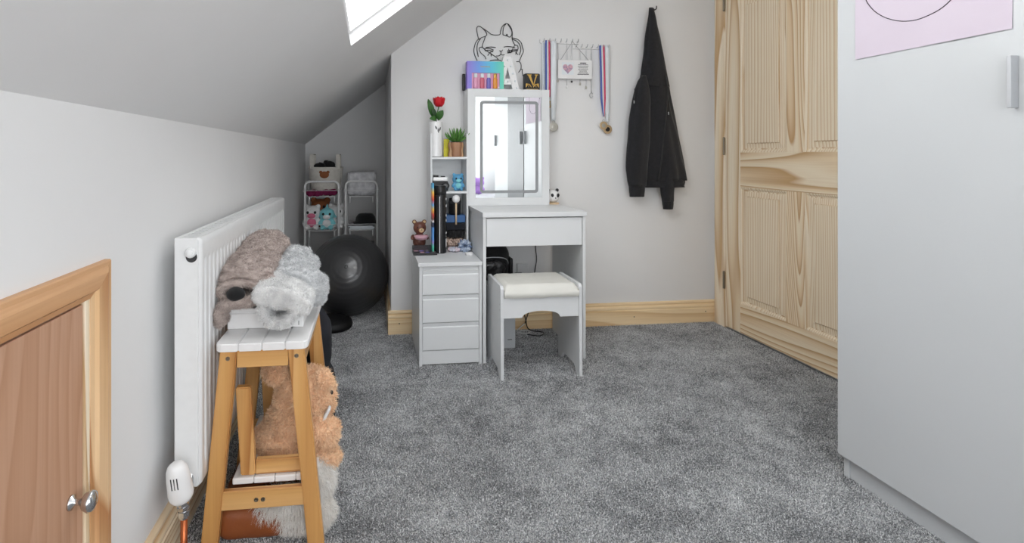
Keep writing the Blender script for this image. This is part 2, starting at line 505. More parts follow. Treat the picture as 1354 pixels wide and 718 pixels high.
def fur(o, count, length, width, m, name='fur', parent=None, comb=(0, 0, -1), droop=.6, rand=.5):
    """short strands of pile standing on the surface of o; one mesh"""
    me = o.data; me.calc_loop_triangles()
    nt = len(me.loop_triangles)
    tri = np.empty(nt * 3, np.int32); me.loop_triangles.foreach_get('vertices', tri); tri = tri.reshape(-1, 3)
    co = np.empty(len(me.vertices) * 3, np.float32); me.vertices.foreach_get('co', co); co = co.reshape(-1, 3)
    A, B, C = co[tri[:, 0]], co[tri[:, 1]], co[tri[:, 2]]
    nn = np.cross(B - A, C - A); ar = np.linalg.norm(nn, axis=1); nrm = nn / np.maximum(ar[:, None], 1e-12)
    idx = rng.choice(nt, count, p=ar / ar.sum())
    u, v = rng.random(count), rng.random(count); k = u + v > 1; u[k], v[k] = 1 - u[k], 1 - v[k]
    p = A[idx] + (B - A)[idx] * u[:, None] + (C - A)[idx] * v[:, None]
    n = nrm[idx]
    d = n + np.array(comb) * droop + rng.normal(0, rand, (count, 3)); d /= np.linalg.norm(d, axis=1)[:, None]
    L = length * (.6 + .6 * rng.random(count))[:, None]
    s = np.cross(d, rng.normal(0, 1, (count, 3))); s /= np.maximum(np.linalg.norm(s, axis=1)[:, None], 1e-9)
    w = s * width
    mid = p + d * L * .55
    d2 = d + np.array(comb) * droop * .8 + rng.normal(0, rand * .6, (count, 3)); d2 /= np.linalg.norm(d2, axis=1)[:, None]
    tip = mid + d2 * L * .5
    V = np.empty((count, 5, 3), np.float32)
    V[:, 0] = p - w - n * .001; V[:, 1] = p + w - n * .001; V[:, 2] = mid + w * .8; V[:, 3] = mid - w * .8; V[:, 4] = tip
    base = np.arange(count)[:, None] * 5
    T = np.concatenate([base + np.array([[0, 1, 2]]), base + np.array([[0, 2, 3]]), base + np.array([[3, 2, 4]])], 0).astype(np.int32)
    fm = bpy.data.meshes.new(name)
    fm.vertices.add(count * 5); fm.vertices.foreach_set('co', V.reshape(-1))
    fm.loops.add(len(T) * 3); fm.loops.foreach_set('vertex_index', T.reshape(-1))
    fm.polygons.add(len(T)); fm.polygons.foreach_set('loop_start', np.arange(len(T), dtype=np.int32) * 3)
    fm.update(calc_edges=True)
    fo = link(name, fm, m, parent)
    fo['kind'] = 'stuff'
    return fo


def arc(cx, cy, r, a0, a1, n):
    return [(cx + r * math.cos(a0 + (a1 - a0) * i / n), cy + r * math.sin(a0 + (a1 - a0) * i / n)) for i in range(n + 1)]


def rrect(x0, x1, y0, y1, r, n=4):
    return (arc(x1 - r, y1 - r, r, 0, PI / 2, n) + arc(x0 + r, y1 - r, r, PI / 2, PI, n) + arc(x0 + r, y0 + r, r, PI, 1.5 * PI, n) + arc(x1 - r, y0 + r, r, 1.5 * PI, 2 * PI, n))


def spline(pts, n=8):
    """smooth curve through points"""
    P = [Vector(p) for p in pts]; out = []
    for i in range(len(P) - 1):
        p0, p1, p2, p3 = P[max(i - 1, 0)], P[i], P[i + 1], P[min(i + 2, len(P) - 1)]
        for k in range(n):
            t = k / n
            out.append(.5 * ((2 * p1) + (p2 - p0) * t + (2 * p0 - 5 * p1 + 4 * p2 - p3) * t * t + (3 * p1 - p0 - 3 * p2 + p3) * t ** 3))
    out.append(P[-1]); return out
#@@SHELL

# ================================================================== the room shell
struct(G().box(XL - .1, XR + .1, YR - .1, YA + .1, -.03, 0).done('floor', 'carpet'))

g = G()
xs = [XL, SKY1[0], SKY1[1], XS]; ys = [YR, SKY2[2], SKY2[3], SKY1[2], SKY1[3], YB]
for i in range(3):
    for j in range(5):
        if i == 1 and j in (1, 3): continue
        g.quad((xs[i], ys[j], slope_z(xs[i])), (xs[i + 1], ys[j], slope_z(xs[i + 1])), (xs[i + 1], ys[j + 1], slope_z(xs[i + 1])), (xs[i], ys[j + 1], slope_z(xs[i])))
g.quad((XL, YB, slope_z(XL)), (XN, YB, slope_z(XN)), (XN, YA, slope_z(XN)), (XL, YA, slope_z(XL)))
g.quad((XS, YR, HC), (XR, YR, HC), (XR, YB, HC), (XS, YB, HC))
bmesh.ops.remove_doubles(g.bm, verts=g.bm.verts[:], dist=1e-5)
struct(g.done('ceiling', 'wall'))

struct(G().quad((XL, YR, 0), (XL, YA, 0), (XL, YA, KZ), (XL, YR, KZ)).done('wall_left', 'wall'))
g = G()
for a, b_, c_, d_ in ((YR, RW[0], 0, HC), (RW[1], YB, 0, HC), (RW[0], RW[1], 0, RW[2]), (RW[0], RW[1], RW[3], HC)):
    g.quad((XR, a, c_), (XR, b_, c_), (XR, b_, d_), (XR, a, d_))
struct(g.done('wall_right', 'wall'))
struct(G().prism([(XN, 0), (XR, 0), (XR, HC), (XS, HC), (XN, slope_z(XN))], 'y', YB, YB + .1).done('wall_back', 'wall'))
struct(G().quad((XN, YB + .1, 0), (XN, YA, 0), (XN, YA, slope_z(XN)), (XN, YB + .1, slope_z(XN))).done('wall_alcove_side', 'wall'))
struct(G().quad((XL, YA, 0), (XN, YA, 0), (XN, YA, slope_z(XN)), (XL, YA, KZ)).done('wall_alcove_back', 'wall'))
g = G()
xb = [XL, GW2[0], GW2[1], GW[0], GW[1], XR]; zb = sorted({0, GW[2], GW[3], GW2[2], GW2[3], HC})
for x0, x1 in zip(xb, xb[1:]):
    for z0, z1 in zip(zb, zb[1:]):
        xm, zm = (x0 + x1) / 2, (z0 + z1) / 2
        if any(w[0] < xm < w[1] and w[2] < zm < w[3] for w in (GW, GW2)): continue
        g.quad((x0, YR, z0), (x1, YR, z0), (x1, YR, z1), (x0, YR, z1))
struct(g.done('wall_rear', 'wall'))

# roof windows: reveal, frame and pane, set in the slope
def roof_window(name, sk):
    x0, x1, y0, y1 = sk
    nx, nz = -math.sin(ANG), math.cos(ANG)
    def pt(x, y, d): return (x + nx * d, y, slope_z(x) + nz * d)
    D = .06
    w = struct(G().quad(pt(x0, y0, 0), pt(x0, y1, 0), pt(x0, y1, D), pt(x0, y0, D))
               .quad(pt(x1, y0, 0), pt(x1, y1, 0), pt(x1, y1, D), pt(x1, y0, D))
               .quad(pt(x0, y0, 0), pt(x1, y0, 0), pt(x1, y0, D), pt(x0, y0, D))
               .quad(pt(x0, y1, 0), pt(x1, y1, 0), pt(x1, y1, D), pt(x0, y1, D)).done(name, 'trimw'))
    f = G(); ww = .03; cs = math.cos(ANG)
    def bar(xa, xb, ya, yb):
        a = [pt(xa, ya, D - .02), pt(xb, ya, D - .02), pt(xb, yb, D - .02), pt(xa, yb, D - .02)]
        b = [pt(xa, ya, D), pt(xb, ya, D), pt(xb, yb, D), pt(xa, yb, D)]
        for q in (a, b): f.quad(*q)
        for i in range(4): f.quad(a[i], a[(i + 1) % 4], b[(i + 1) % 4], b[i])
    bar(x0, x0 + ww * cs, y0, y1); bar(x1 - ww * cs, x1, y0, y1)
    bar(x0 + ww * cs, x1 - ww * cs, y0, y0 + ww); bar(x0 + ww * cs, x1 - ww * cs, y1 - ww, y1)
    f.done('window_frame', 'trimw', w)
    G().quad(pt(x0 + .02, y0 + .02, D - .01), pt(x1 - .02, y0 + .02, D - .01), pt(x1 - .02, y1 - .02, D - .01), pt(x0 + .02, y1 - .02, D - .01)).done('pane', 'glass', w)
    return w
roof_window('window_1', SKY1)
roof_window('window_2', SKY2)  # unseen roof window, added for its daylight
for k_, (gx0, gx1, gz0, gz1) in enumerate((GW, GW2)):
    w3 = struct(G().box(gx0 - .02, gx1 + .02, YR, YR + .08, gz0 - .03, gz0, .004).done('window_%d' % (3 + 2 * k_), 'trimw'))  # unseen rear windows, added as fill for the back wall and alcove
    f = G()
    for a, b_ in ((gx0, gx0 + .04), (gx1 - .04, gx1)): f.box(a, b_, YR - .05, YR, gz0, gz1)
    for a, b_ in ((gz0, gz0 + .04), (gz1 - .04, gz1)): f.box(gx0, gx1, YR - .05, YR, a, b_)
    f.done('window_frame', 'trimw', w3)
    G().quad((gx0, YR - .025, gz0), (gx1, YR - .025, gz0), (gx1, YR - .025, gz1), (gx0, YR - .025, gz1)).done('pane', 'glass', w3)
w4 = struct(G().box(XR - .08, XR, RW[0] - .03, RW[1] + .03, RW[2] - .03, RW[2], .004).done('window_4', 'trimw'))  # unseen side window, added to throw light on the slope
f = G()
for a, b_ in ((RW[0], RW[0] + .05), (RW[1] - .05, RW[1])): f.box(XR, XR + .05, a, b_, RW[2], RW[3])
for a, b_ in ((RW[2], RW[2] + .05), (RW[3] - .05, RW[3])): f.box(XR, XR + .05, RW[0], RW[1], a, b_)
f.done('window_frame', 'trimw', w4)
G().quad((XR + .025, RW[0], RW[2]), (XR + .025, RW[1], RW[2]), (XR + .025, RW[1], RW[3]), (XR + .025, RW[0], RW[3])).done('pane', 'glass', w4)

# skirting boards: flat face, bead, ogee top
SKP = [(0, 0), (.018, 0), (.018, .084), (.0135, .087), (.0135, .091), (.0178, .094), (.0172, .102), (.0135, .108), (.009, .111), (.009, .114), (.0125, .117), (.0125, .123), (.009, .128), (.004, .131), (0, .131)]
struct(G().prism([(YB - a, b) for a, b in SKP], 'x', XN - .018, XR).done('baseboard_back', 'pineX'))
struct(G().prism([(XN - a, b) for a, b in SKP], 'y', YB + .0002, YA).done('baseboard_alcove', 'pineY'))
struct(G().prism([(XL + a, b) for a, b in SKP], 'y', 1.07, YA).done('baseboard_left', 'pineY'))

for px_, py_ in ((528, 428), (838.5, 419), (933, 411.6)):
    q_ = at(px_, py_, YB - .0182)
    G().lathe([(.0035, 0), (.0035, .0004), (0, .0004)], (q_.x, YB - .018, q_.z), 10, axis=(0, -1, 0)).done('nail_hole', 'dgrey', bpy.data.objects['baseboard_back'])

# the pine door with four panels, hung in the right wall
DY0, DY1, DX = 1.872, 2.772, 2.050
door = struct(G().box(DX + .010, DX + .014, DY0 + .01, DY1 - .01, .03, 1.97).done('door_1', 'pineZ'))
G().box(DX, DX + .016, 2.652, DY1, .012, 1.975, .0015, 1).done('stile', 'pineZ', door)
G().box(DX, DX + .016, DY0, 1.972, .012, 1.975, .0015, 1).done('stile', 'pineZ', door)
for z0, z1 in ((.012, .175), (.825, 1.018), (1.88, 1.975)):
    G().box(DX + .0004, DX + .016, 1.972, 2.652, z0, z1, .0015, 1).done('rail', 'pineY', door)
for z0, z1 in ((.175, .825), (1.018, 1.88)):
    G().box(DX + .0004, DX + .016, 2.222, 2.330, z0, z1, .001, 1).done('muntin', 'pineM', door)
    for y0, y1 in ((2.330, 2.652), (1.972, 2.222)):
        # raised and fielded panel with a moulding round it
        def ring(g_, ins_a, dep_a, ins_b, dep_b):
            a = [(DX + dep_a, y0 + ins_a, z0 + ins_a), (DX + dep_a, y1 - ins_a, z0 + ins_a), (DX + dep_a, y1 - ins_a, z1 - ins_a), (DX + dep_a, y0 + ins_a, z1 - ins_a)]
            b = [(DX + dep_b, y0 + ins_b, z0 + ins_b), (DX + dep_b, y1 - ins_b, z0 + ins_b), (DX + dep_b, y1 - ins_b, z1 - ins_b), (DX + dep_b, y0 + ins_b, z1 - ins_b)]
            for i in range(4): g_.quad(a[i], a[(i + 1) % 4], b[(i + 1) % 4], b[i])
            return b
        pm = G(); ring(pm, 0, .001, .006, .002); ring(pm, .006, .002, .010, .006); ring(pm, .010, .006, .016, .0105)
        pn = G(); ring(pn, .016, .0105, .048, .0075); ring(pn, .048, .0075, .0485, .0115); ring(pn, .0485, .0115, .0505, .0115); ring(pn, .0505, .0115, .051, .0025); q = ring(pn, .051, .0025, .053, .0015); pn.quad(*q)
        po = pn.done('panel', 'pineP', door)
        pm.done('panel_moulding', 'pineP', po)
for z in (.278, 1.057, 1.893):
    h_ = G(); h_.tube([(DX - .006, DY1 + .004, z - .045), (DX - .006, DY1 + .004, z + .045)], .006, 10)
    for k in (-1, 1): h_.ell((DX - .006, DY1 + .004, z + k * .047), (.0065, .0065, .005), u=10, v=6)
    h_.box(DX - .003, DX, DY1 - .001, DY1 + .006, z - .045, z + .045)
    h_.done('hinge', 'brass', door, 40)
def arch_profile(inner, outer):
    s = 1 if outer > inner else -1
    wd = abs(outer - inner)
    return [(XR, inner), (XR - .014, inner), (XR - .017, inner + s * .006), (XR - .017, inner + s * wd * .3), (XR - .021, inner + s * wd * .45), (XR - .021, inner + s * wd * .85), (XR - .017, outer), (XR, outer)]
struct(G().prism([(a, b) for a, b in arch_profile(DY1 + .006, 2.868)], 'z', 0, 2.07).done('trim_1', 'pineZ'))
struct(G().prism([(a, b) for a, b in arch_profile(DY0 - .006, DY0 - .09)], 'z', 0, 2.07).done('trim_2', 'pineZ'))
struct(G().box(XR - .02, XR, DY0 - .006, DY1 + .006, 1.985, 2.07, .002).done('trim_3', 'pineY'))

# the eaves hatch in the knee wall
hatch = struct(G().box(XL + .002, XL + .010, .33, .955, .02, .742, .001, 1).done('door_2', 'ply'))
HX = XL + .020
HP = [(0, 0), (0, .014), (.012, .015), (.018, .020), (.050, .020), (.058, .017), (.064, .013), (.075, .013), (.078, .010), (.078, 0)]   # (offset from the opening, height off the wall)
def frame_run(name, m, ends):
    g = G(); V = [[g.bm.verts.new(p) for p in row] for row in ends]
    for A, B in zip(V, V[1:]):
        for k in range(len(A)): g.bm.faces.new((A[k], A[(k + 1) % len(A)], B[(k + 1) % len(A)], B[k]))
    g.bm.faces.new(V[0]); g.bm.faces.new(V[-1][::-1])
    return g.done(name, m, hatch)
HK = .70   # the head is a little narrower than the jambs
frame_run('frame_jamb', 'hatchZ', [[(XL + p, .972 + d, 0) for d, p in HP], [(XL + p, .972 + d, .748 + d * HK - .0003) for d, p in HP]])
frame_run('frame_jamb', 'hatchZ', [[(XL + p, .310 - d, 0) for d, p in HP], [(XL + p, .310 - d, .748 + d * HK - .0003) for d, p in HP]])
frame_run('frame_head', 'hatchY', [[(XL + p, .310 - d, .748 + d * HK) for d, p in HP], [(XL + p, .972 + d, .748 + d * HK) for d, p in HP]])
G().box(XL, XL + .013, .957, .972, 0, .748, .001, 1).done('stop_bead', 'pineZ', hatch)
kn = G(); kn.lathe([(.012, 0), (.012, .003), (.005, .006), (.005, .016), (.013, .022), (.017, .030), (.015, .036), (.006, .040), (0, .0405)], (XL + .010, .918, .424), 20, axis=(1, 0, 0))
kn.done('knob', 'chrome', hatch, 'all')

# short carpet pile standing on the visible floor
pile_base = bpy.data.meshes.new('pile_base')
pile_base.from_pydata([(XL + .002, 1.10, .001), (XR - .02, 1.10, .001), (XR - .02, YB - .02, .001), (XL + .002, YB - .02, .001), (XN - .02, YB - .02, .001), (XN - .02, 3.95, .001), (XL + .002, 3.95, .001)], [], [(0, 1, 2, 4, 3), (3, 4, 5, 6)])
pile_tmp = bpy.data.objects.new('pile_tmp', pile_base)
pile = fur(pile_tmp, 420000, .0065, .0011, M['pile'], 'carpet_pile', bpy.data.objects['floor'], comb=(0, -.3, 0), droop=.5, rand=.75)
bpy.data.objects.remove(pile_tmp)
#@@OBJECTS
# ================================================================== pendant lamp, added out of view to brighten slope and alcove
PX_, PY_ = .72, .90
pn_ = thing('added_pendant_lamp', 'white globe pendant lamp added out of view to light the sloping ceiling', 'lamp', (PX_, PY_, slope_z(PX_)))
pc_ = Vector((PX_, PY_, 1.72))
G().lathe([(.045, 0), (.045, -.012), (.02, -.022), (0, -.022)], (PX_, PY_, slope_z(PX_)), 24).done('ceiling_rose', 'trimw', pn_, 40)
G().tube([(PX_, PY_, slope_z(PX_) - .02), (PX_, PY_, 1.83)], .003, 8).done('cord', 'trimw', pn_)
G().lathe([(.018, 0), (.022, .01), (.022, .035), (.006, .045)], pc_ + Vector((0, 0, .095)), 20).done('lamp_holder', 'trimw', pn_, 40)
lm_, lnt, lp_ = new_mat('added_lamp_glow')
lp_.inputs['Base Color'].default_value = (.9, .9, .9, 1); lp_.inputs['Emission Color'].default_value = (1, .97, .92, 1); lp_.inputs['Emission Strength'].default_value = PENDANT
G().ell(pc_, .10, u=24, v=16).done('globe', lm_, pn_, 'all')

# ================================================================== wardrobe
WX, WY1, WZ0, WZ1 = 1.450, 1.447, .071, 1.98
wr = thing('wardrobe', 'tall white wardrobe with bar handles and recessed plinth beside the pine door', 'wardrobe', (1.75, .70, 0))
WY0 = WY1 - 1.5
WB = 2.035
b = G(); b.box(WX + .020, WB, WY1 - .018, WY1, 0, WZ1, .001, 1); b.box(WX + .020, WB, WY0, WY0 + .018, 0, WZ1, .001, 1)
b.box(WX + .020, WB, WY0 + .018, WY1 - .018, WZ1 - .018, WZ1); b.box(WX + .020, WB, WY0 + .018, WY1 - .018, WZ0, WZ0 + .018); b.box(WB - .006, WB, WY0 + .018, WY1 - .018, WZ0, WZ1 - .018)
b.done('body', 'ward', wr)
G().box(WX + .026, WX + .042, WY0 + .018, WY1 - .018, 0, WZ0 - .001).done('plinth', 'ward', wr)
for k in range(3):
    y1 = WY1 - .5 * k; y0 = y1 - .5
    d = G().box(WX, WX + .018, y0 + .0015, y1 - .0015 + (.003 if k == 0 else 0), WZ0, WZ1 - .002, .0012, 2).done('door', 'ward', wr)
    if k == 1:
        mo = G().box(WX - .004, WX - .0002, y0 + .004, y1 - .004, WZ0 + .004, WZ1 - .006, .001, 1).done('grey_panel', 'greypan', d)  # flat grey in place of a mirrored door reflecting the grey slope
    hy = y0 + .052 if k != 1 else y1 - .052
    ox = -.004 if k == 1 else 0
    h_ = G(); h_.box(WX - .022 + ox, WX - .0005 + ox, hy - .004, hy + .004, 1.108, 1.226, .001, 2)
    h_.done('handle', 'steel', d)

# lilac line-drawing poster pinned on the wardrobe door
ps = thing('poster', 'pale lilac paper poster with a thin drawn curve on white wardrobe door', 'poster', (WX - .002, 1.197, 1.30))
def poster_pt(u, v):
    y = 1.386 - .380 * u; z = 1.289 + .53 * v
    x = WX - .0015 - .0018 * math.sin(u * 5 + 1) ** 2 * (1 - v) ** 2 - .0012 * math.sin(7 * v + 2 * u) ** 2
    return Vector((x, y, z))
pg = G(); pg.grid(poster_pt, 24, 24); po = pg.done('sheet', 'paper', ps, None, fix=False)
pm_ = po.modifiers.new('thick', 'SOLIDIFY'); pm_.thickness = .0005; pm_.offset = 0
def on_door(px, py):
    r = ray(px, py); t = (WX - .004) / r.x; p = r * t
    return (1.386 - p.y) / .380, (CAM_H + p.z - 1.289) / .53
curve_px = [(1141, -14), (1145, 0), (1150, 8), (1158, 16), (1170, 23), (1184, 27), (1197, 28), (1212, 26), (1228, 20), (1243, 12), (1257, 0), (1272, -18)]
uv = [on_door(*p) for p in curve_px]
um = sum(u for u, v in uv) / len(uv)
loop = [(u, v) for u, v in uv] + [(.72, .30), (.76, .50), (.68, .70), (.48, .80), (.24, .74), (.11, .56), (.06, .36)]
lp = spline([poster_pt(min(max(u, .01), .99), v) - Vector((.0008, 0, 0)) for u, v in loop + [loop[0]]], 4)
G().tube(lp, .0012, 5).done('drawn_line', 'line', ps)

# ================================================================== radiator
rd = thing('radiator', 'long white fluted panel radiator fixed to the knee wall', 'radiator', (-.43, 1.9, .20))
RY0, RY1, RX0, RX1, RZ0, RZ1 = 1.292, 2.50, -.466, -.404, .205, .803
g = G(); g.box(RX0, RX1 - .008, RY0, RY0 + .004, RZ0, RZ1, .0018, 2); g.done('end_panel', 'radw', rd)
g = G(); g.box(RX0, RX1 - .008, RY1 - .004, RY1, RZ0, RZ1, .0018, 2); g.done('end_panel', 'radw', rd)
# top grille: rim and slanted slots
g = G(); g.box(RX0, RX0 + .010, RY0 + .004, RY1 - .004, RZ1 - .012, RZ1, .001, 1); g.box(RX1 - .024, RX1 - .010, RY0 + .004, RY1 - .004, RZ1 - .012, RZ1, .001, 1)
n = 44
for k in range(n):
    y = RY0 + .010 + (RY1 - RY0 - .03) * k / (n - 1)
    g.box(RX0 + .010, RX1 - .024, y, y + .018, RZ1 - .006, RZ1 - .002)
g.done('top_grille', 'radw', rd)
G().box(RX0 + .003, RX0 + .010, RY0 + .01, RY1 - .01, RZ0 + .01, RZ1 - .02).done('back_panel', 'radw', rd)
# pressed front: vertical flutes between plain top and bottom bands
def front(u, v):
    y = RY0 + (RY1 - RY0) * u
    z = RZ0 + (RZ1 - RZ0) * v
    edge = min(max((u - .012) / .006, 0), 1) * min(max((1 - .012 - u) / .006, 0), 1)
    vz = min(max((v - .075) / .02, 0), 1) * min(max((.915 - v) / .02, 0), 1)
    ph = ((y - RY0 - .013) / .0333) % 1.0
    gr = 0 if abs(ph - .5) > .19 else (1 if abs(ph - .5) < .10 else (.19 - abs(ph - .5)) / .09)
    dep = -.007 * gr * edge * vz
    rim = -.006 * (1 - min(1, min(v, 1 - v) / .012)) - .006 * (1 - min(1, min(u, 1 - u) / .006))
    return (RX1 + dep + rim, y, z)
vs = [0, .004, .012, .07, .082, .095, .3, .6, .895, .905, .915, .93, .97, .988, .996, 1]
g = G(); NU = 430
V = [[g.bm.verts.new(front(i / NU, v)) for v in vs] for i in range(NU + 1)]
for i in range(NU):
    for j in range(len(vs) - 1): g.bm.faces.new((V[i][j], V[i + 1][j], V[i + 1][j + 1], V[i][j + 1]))
fp = g.done('front_panel', 'radw', rd, 50)
sm_ = fp.modifiers.new('thick', 'SOLIDIFY'); sm_.thickness = .004; sm_.offset = -1
# air vent plug in its recess on the end
g = G(); g.lathe([(.013, 0), (.013, .0006), (0, .0006)], (-.4265, RY0 - .0002, .757), 24, axis=(0, -1, 0)); g.done('vent_recess', 'dgrey', rd)
g = G(); g.lathe([(.0125, 0), (.0125, .006), (.010, .009), (.007, .009), (.007, .014), (.004, .016), (0, .016)], (-.4275, RY0 - .001, .768), 24, axis=(0, -1, 0)); g.done('vent_plug', 'radw', rd, 40)
# thermostatic valve
c = at(234, 628, 1.235)
ax = Vector((-.10, -.16, 1)).normalized()
vh = G(); c0 = at(240, 655, 1.245)
vh.lathe([(.014, -.012), (.022, -.008), (.0265, 0), (.0275, .010), (.0265, .022), (.0262, .03), (.0255, .046), (.023, .066), (.019, .076), (.012, .082), (0, .083)], c0, 32, axis=ax)
ho = vh.done('thermostatic_head', 'trimw', rd, 'all')
side = ax.cross(Vector((0, -1, 0))).normalized(); fw = side.cross(ax).normalized()
if fw.y > 0: fw = -fw
sl = G()
for k in (-1, 0, 1):
    q = c0 + ax * .048 + fw * .0252 + side * k * .0065
    a_ = q - ax * .012; b_ = q + ax * .014 - fw * .002
    sl.tube([a_, b_], .0013, 6)
sl.done('slot', 'dgrey', ho)
vb = G(); vb.tube([c0 - ax * .034, c0 - ax * .008], .0125, 16); vb.tube([c0 - ax * .030, c0 - ax * .024], .015, 6)
p1 = c0 - ax * .034
vb.tube([p1, Vector((p1.x, p1.y, p1.z - .022))], .010, 14); vb.tube([Vector((p1.x, p1.y, p1.z - .004)), Vector((p1.x, p1.y, p1.z - .016))], .0135, 6)
vb.tube([c0 - ax * .022, Vector((-.43, 1.275, c0.z - .02)), Vector((-.43, 1.30, .235))], .009, 12)
vb.done('valve_body', 'chrome', rd, 40)
G().tube([Vector((p1.x, p1.y, p1.z - .022)), Vector((p1.x, p1.y, .0))], .0075, 14).done('pipe', 'copper', rd, 'all')

# ================================================================== bamboo step stool by the radiator
st = thing('step_stool', 'bamboo two step stool with white slatted top beside the radiator', 'step stool', (-.27, 1.53, 0))
SY0, SY1, SZ = 1.338, 1.712, .512
# top boards
bx = [-.384, -.3275, -.2705, -.2135, -.157]
for k in range(4):
    x0, x1 = bx[k] + .0005, bx[k + 1] - .0005
    r = .018
    if k == 0: out = [(x1, SY0 - .012), (x1, SY1 + .012)] + arc(x0 + r, SY1 + .012 - r, r, PI / 2, PI, 5) + arc(x0 + r, SY0 - .012 + r, r, PI, 1.5 * PI, 5)
    elif k == 3: out = arc(x1 - r, SY1 + .012 - r, r, 0, PI / 2, 5) + [(x0, SY1 + .012), (x0, SY0 - .012)] + arc(x1 - r, SY0 - .012 + r, r, 1.5 * PI, 2 * PI, 5)
    else: out = [(x0, SY0 - .012), (x1, SY0 - .012), (x1, SY1 + .012), (x0, SY1 + .012)]
    G().prism(out, 'z', SZ, SZ + .020, .0022, 2).done('slat', 'trimw', st)
def leg(xt, xb, w, y0, y1, z0, z1, name='leg', m='bambooZ', s=1):
    return G().prism([(xb, z0), (xb + s * w, z0), (xt + s * w, z1), (xt, z1)], 'y', y0, y1, .003, 2).done(name, m, st)
for y0, y1 in ((SY0, SY0 + .024), (SY1 - .024, SY1)):
    leg(-.374, -.4235, .041, y0, y1, 0, SZ)
    leg(-.168, -.118, .041, y0, y1, 0, SZ, s=-1)
    g = G().box(-.334, -.208, y0 + .001, y1 - .001, .467, SZ, .002, 1); ap = g.done('apron', 'bambooX', st)
    G().box(-.398, -.142, y0 + .004 if y0 < 1.5 else y0 + .002, y1 - .004, .108, .156, .002, 1).done('lower_rail', 'bambooX', st)
for (x, z) in ((-.355, .492), (-.187, .492), (-.287, .131), (-.270, .131)):
    yq = SY0 if z > .2 else SY0 + .004
    G().lathe([(.0055, 0), (.0055, .0012), (.003, .0012), (.0022, .0004), (0, .0004)], (x, yq, z), 12, axis=(0, -1, 0)).done('screw_head', 'brass', st)
for x0, x1 in ((-.372, -.352), (-.190, -.170)):
    G().box(x0, x1, SY0 + .024, SY1 - .024, .46, SZ, .002, 1).done('side_rail', 'bambooY', st)
# lower step: white board on its own bamboo frame
for k in range(4):
    x0 = -.352 + k * .053
    G().box(x0 + .0003, x0 + .0527, 1.366, 1.694, .157, .173, .003, 2).done('step_slat', 'trimw', st)
G().prism([(-.333, .174), (-.296, .174), (-.309, .402), (-.346, .402)], 'y', 1.374, 1.396, .003, 2).done('inner_leg', 'bambooZ', st)
G().prism([(-.333, .174), (-.296, .174), (-.309, .402), (-.346, .402)], 'y', 1.664, 1.686, .003, 2).done('inner_leg', 'bambooZ', st)
for y0, y1 in ((1.376, 1.394), (1.666, 1.684)):
    G().box(-.296, -.152, y0, y1, .174, .212, .002, 1).done('inner_rail', 'bambooX', st)
# white flat box lying on the stool
wbx = thing('storage_box', 'flat white card box lying under the fleeces on the stool', 'box', (-.28, 1.52, .518))
BZ_ = SZ + .0205
G().box(-.383, -.182, 1.437, 1.70, BZ_, BZ_ + .042, .003, 2).done('base', 'trimw', wbx)
G().box(-.385, -.180, 1.435, 1.702, BZ_ + .0425, BZ_ + .056, .003, 2).done('lid', 'trimw', wbx)
G().box(-.1955, -.1940, 1.4362, 1.4375, BZ_ + .006, BZ_ + .017).done('mark', 'black', wbx)

# ================================================================== dressing table
W = M['white']
VX0, VX1, VY0, VY1, VT = .537, 1.052, 2.425, 2.853, .727
vt = thing('dressing_table', 'white dressing table with one wide drawer against the grey wall', 'table', ((VX0 + VX1) / 2, (VY0 + VY1) / 2, 0))
G().box(VX0 - .003, VX1 + .003, VY0 - .008, VY1 + .02, VT - .024, VT, .0015, 2).done('top', W, vt)
for x0 in (VX0, VX1 - .015): G().box(x0, x0 + .015, VY0, VY1, 0, VT - .0245, .001, 1).done('side_panel', W, vt)
dr = G().box(VX0 + .018, VX1 - .018, VY0 + .003, VY0 + .018, .562, VT - .029, .001, 2).done('drawer', W, vt)
g = G(); g.box(VX0 + .022, VX1 - .022, VY0 + .018, VY1 - .03, .575, .580); g.box(VX0 + .022, VX0 + .032, VY0 + .018, VY1 - .03, .58, .67); g.box(VX1 - .032, VX1 - .022, VY0 + .018, VY1 - .03, .58, .67); g.box(VX0 + .032, VX1 - .032, VY1 - .04, VY1 - .03, .58, .67)
g.done('drawer_box', W, dr)

# mirror cabinet on the table
mc = thing('mirror_cabinet', 'white framed mirror cabinet with frosted light border on dressing table', 'mirror', (.755, 2.80, VT))
MX0, MX1, MZ0, MZ1, MY = .524, .986, VT + .0005, 1.366, 2.752
g = G(); g.box(MX0, MX0 + .012, MY + .016, 2.868, MZ0, MZ1, .001, 1); g.box(MX1 - .012, MX1, MY + .016, 2.868, MZ0, MZ1, .001, 1)
g.box(MX0 + .012, MX1 - .012, MY + .016, 2.868, MZ0, MZ0 + .012); g.box(MX0 + .012, MX1 - .012, MY + .016, 2.868, MZ1 - .012, MZ1); g.box(MX0 + .012, MX1 - .012, 2.864, 2.868, MZ0 + .012, MZ1 - .012)
g.done('case', W, mc)
bw = .043
g = G()
for (a, b_, c_, d_) in ((MX0, MX0 + bw, MZ0, MZ1), (MX1 - bw, MX1, MZ0, MZ1), (MX0 + bw, MX1 - bw, MZ0, MZ0 + bw), (MX0 + bw, MX1 - bw, MZ1 - bw, MZ1)):
    g.box(a, b_, MY, MY + .0155, c_, d_, .0008, 1)
dm = g.done('door_frame', W, mc)
G().box(MX0 + bw, MX1 - bw, MY + .004, MY + .010, MZ0 + bw, MZ1 - bw).done('mirror_glass', 'mirror', dm)
ix0, ix1, iz0, iz1 = MX0 + bw + .026, MX1 - bw - .020, MZ0 + bw + .024, MZ1 - bw - .022
o_ = rrect(ix0, ix1, iz0, iz1, .018, 5); i_ = rrect(ix0 + .016, ix1 - .016, iz0 + .016, iz1 - .016, .006, 5)
g = G(); L_ = len(o_)
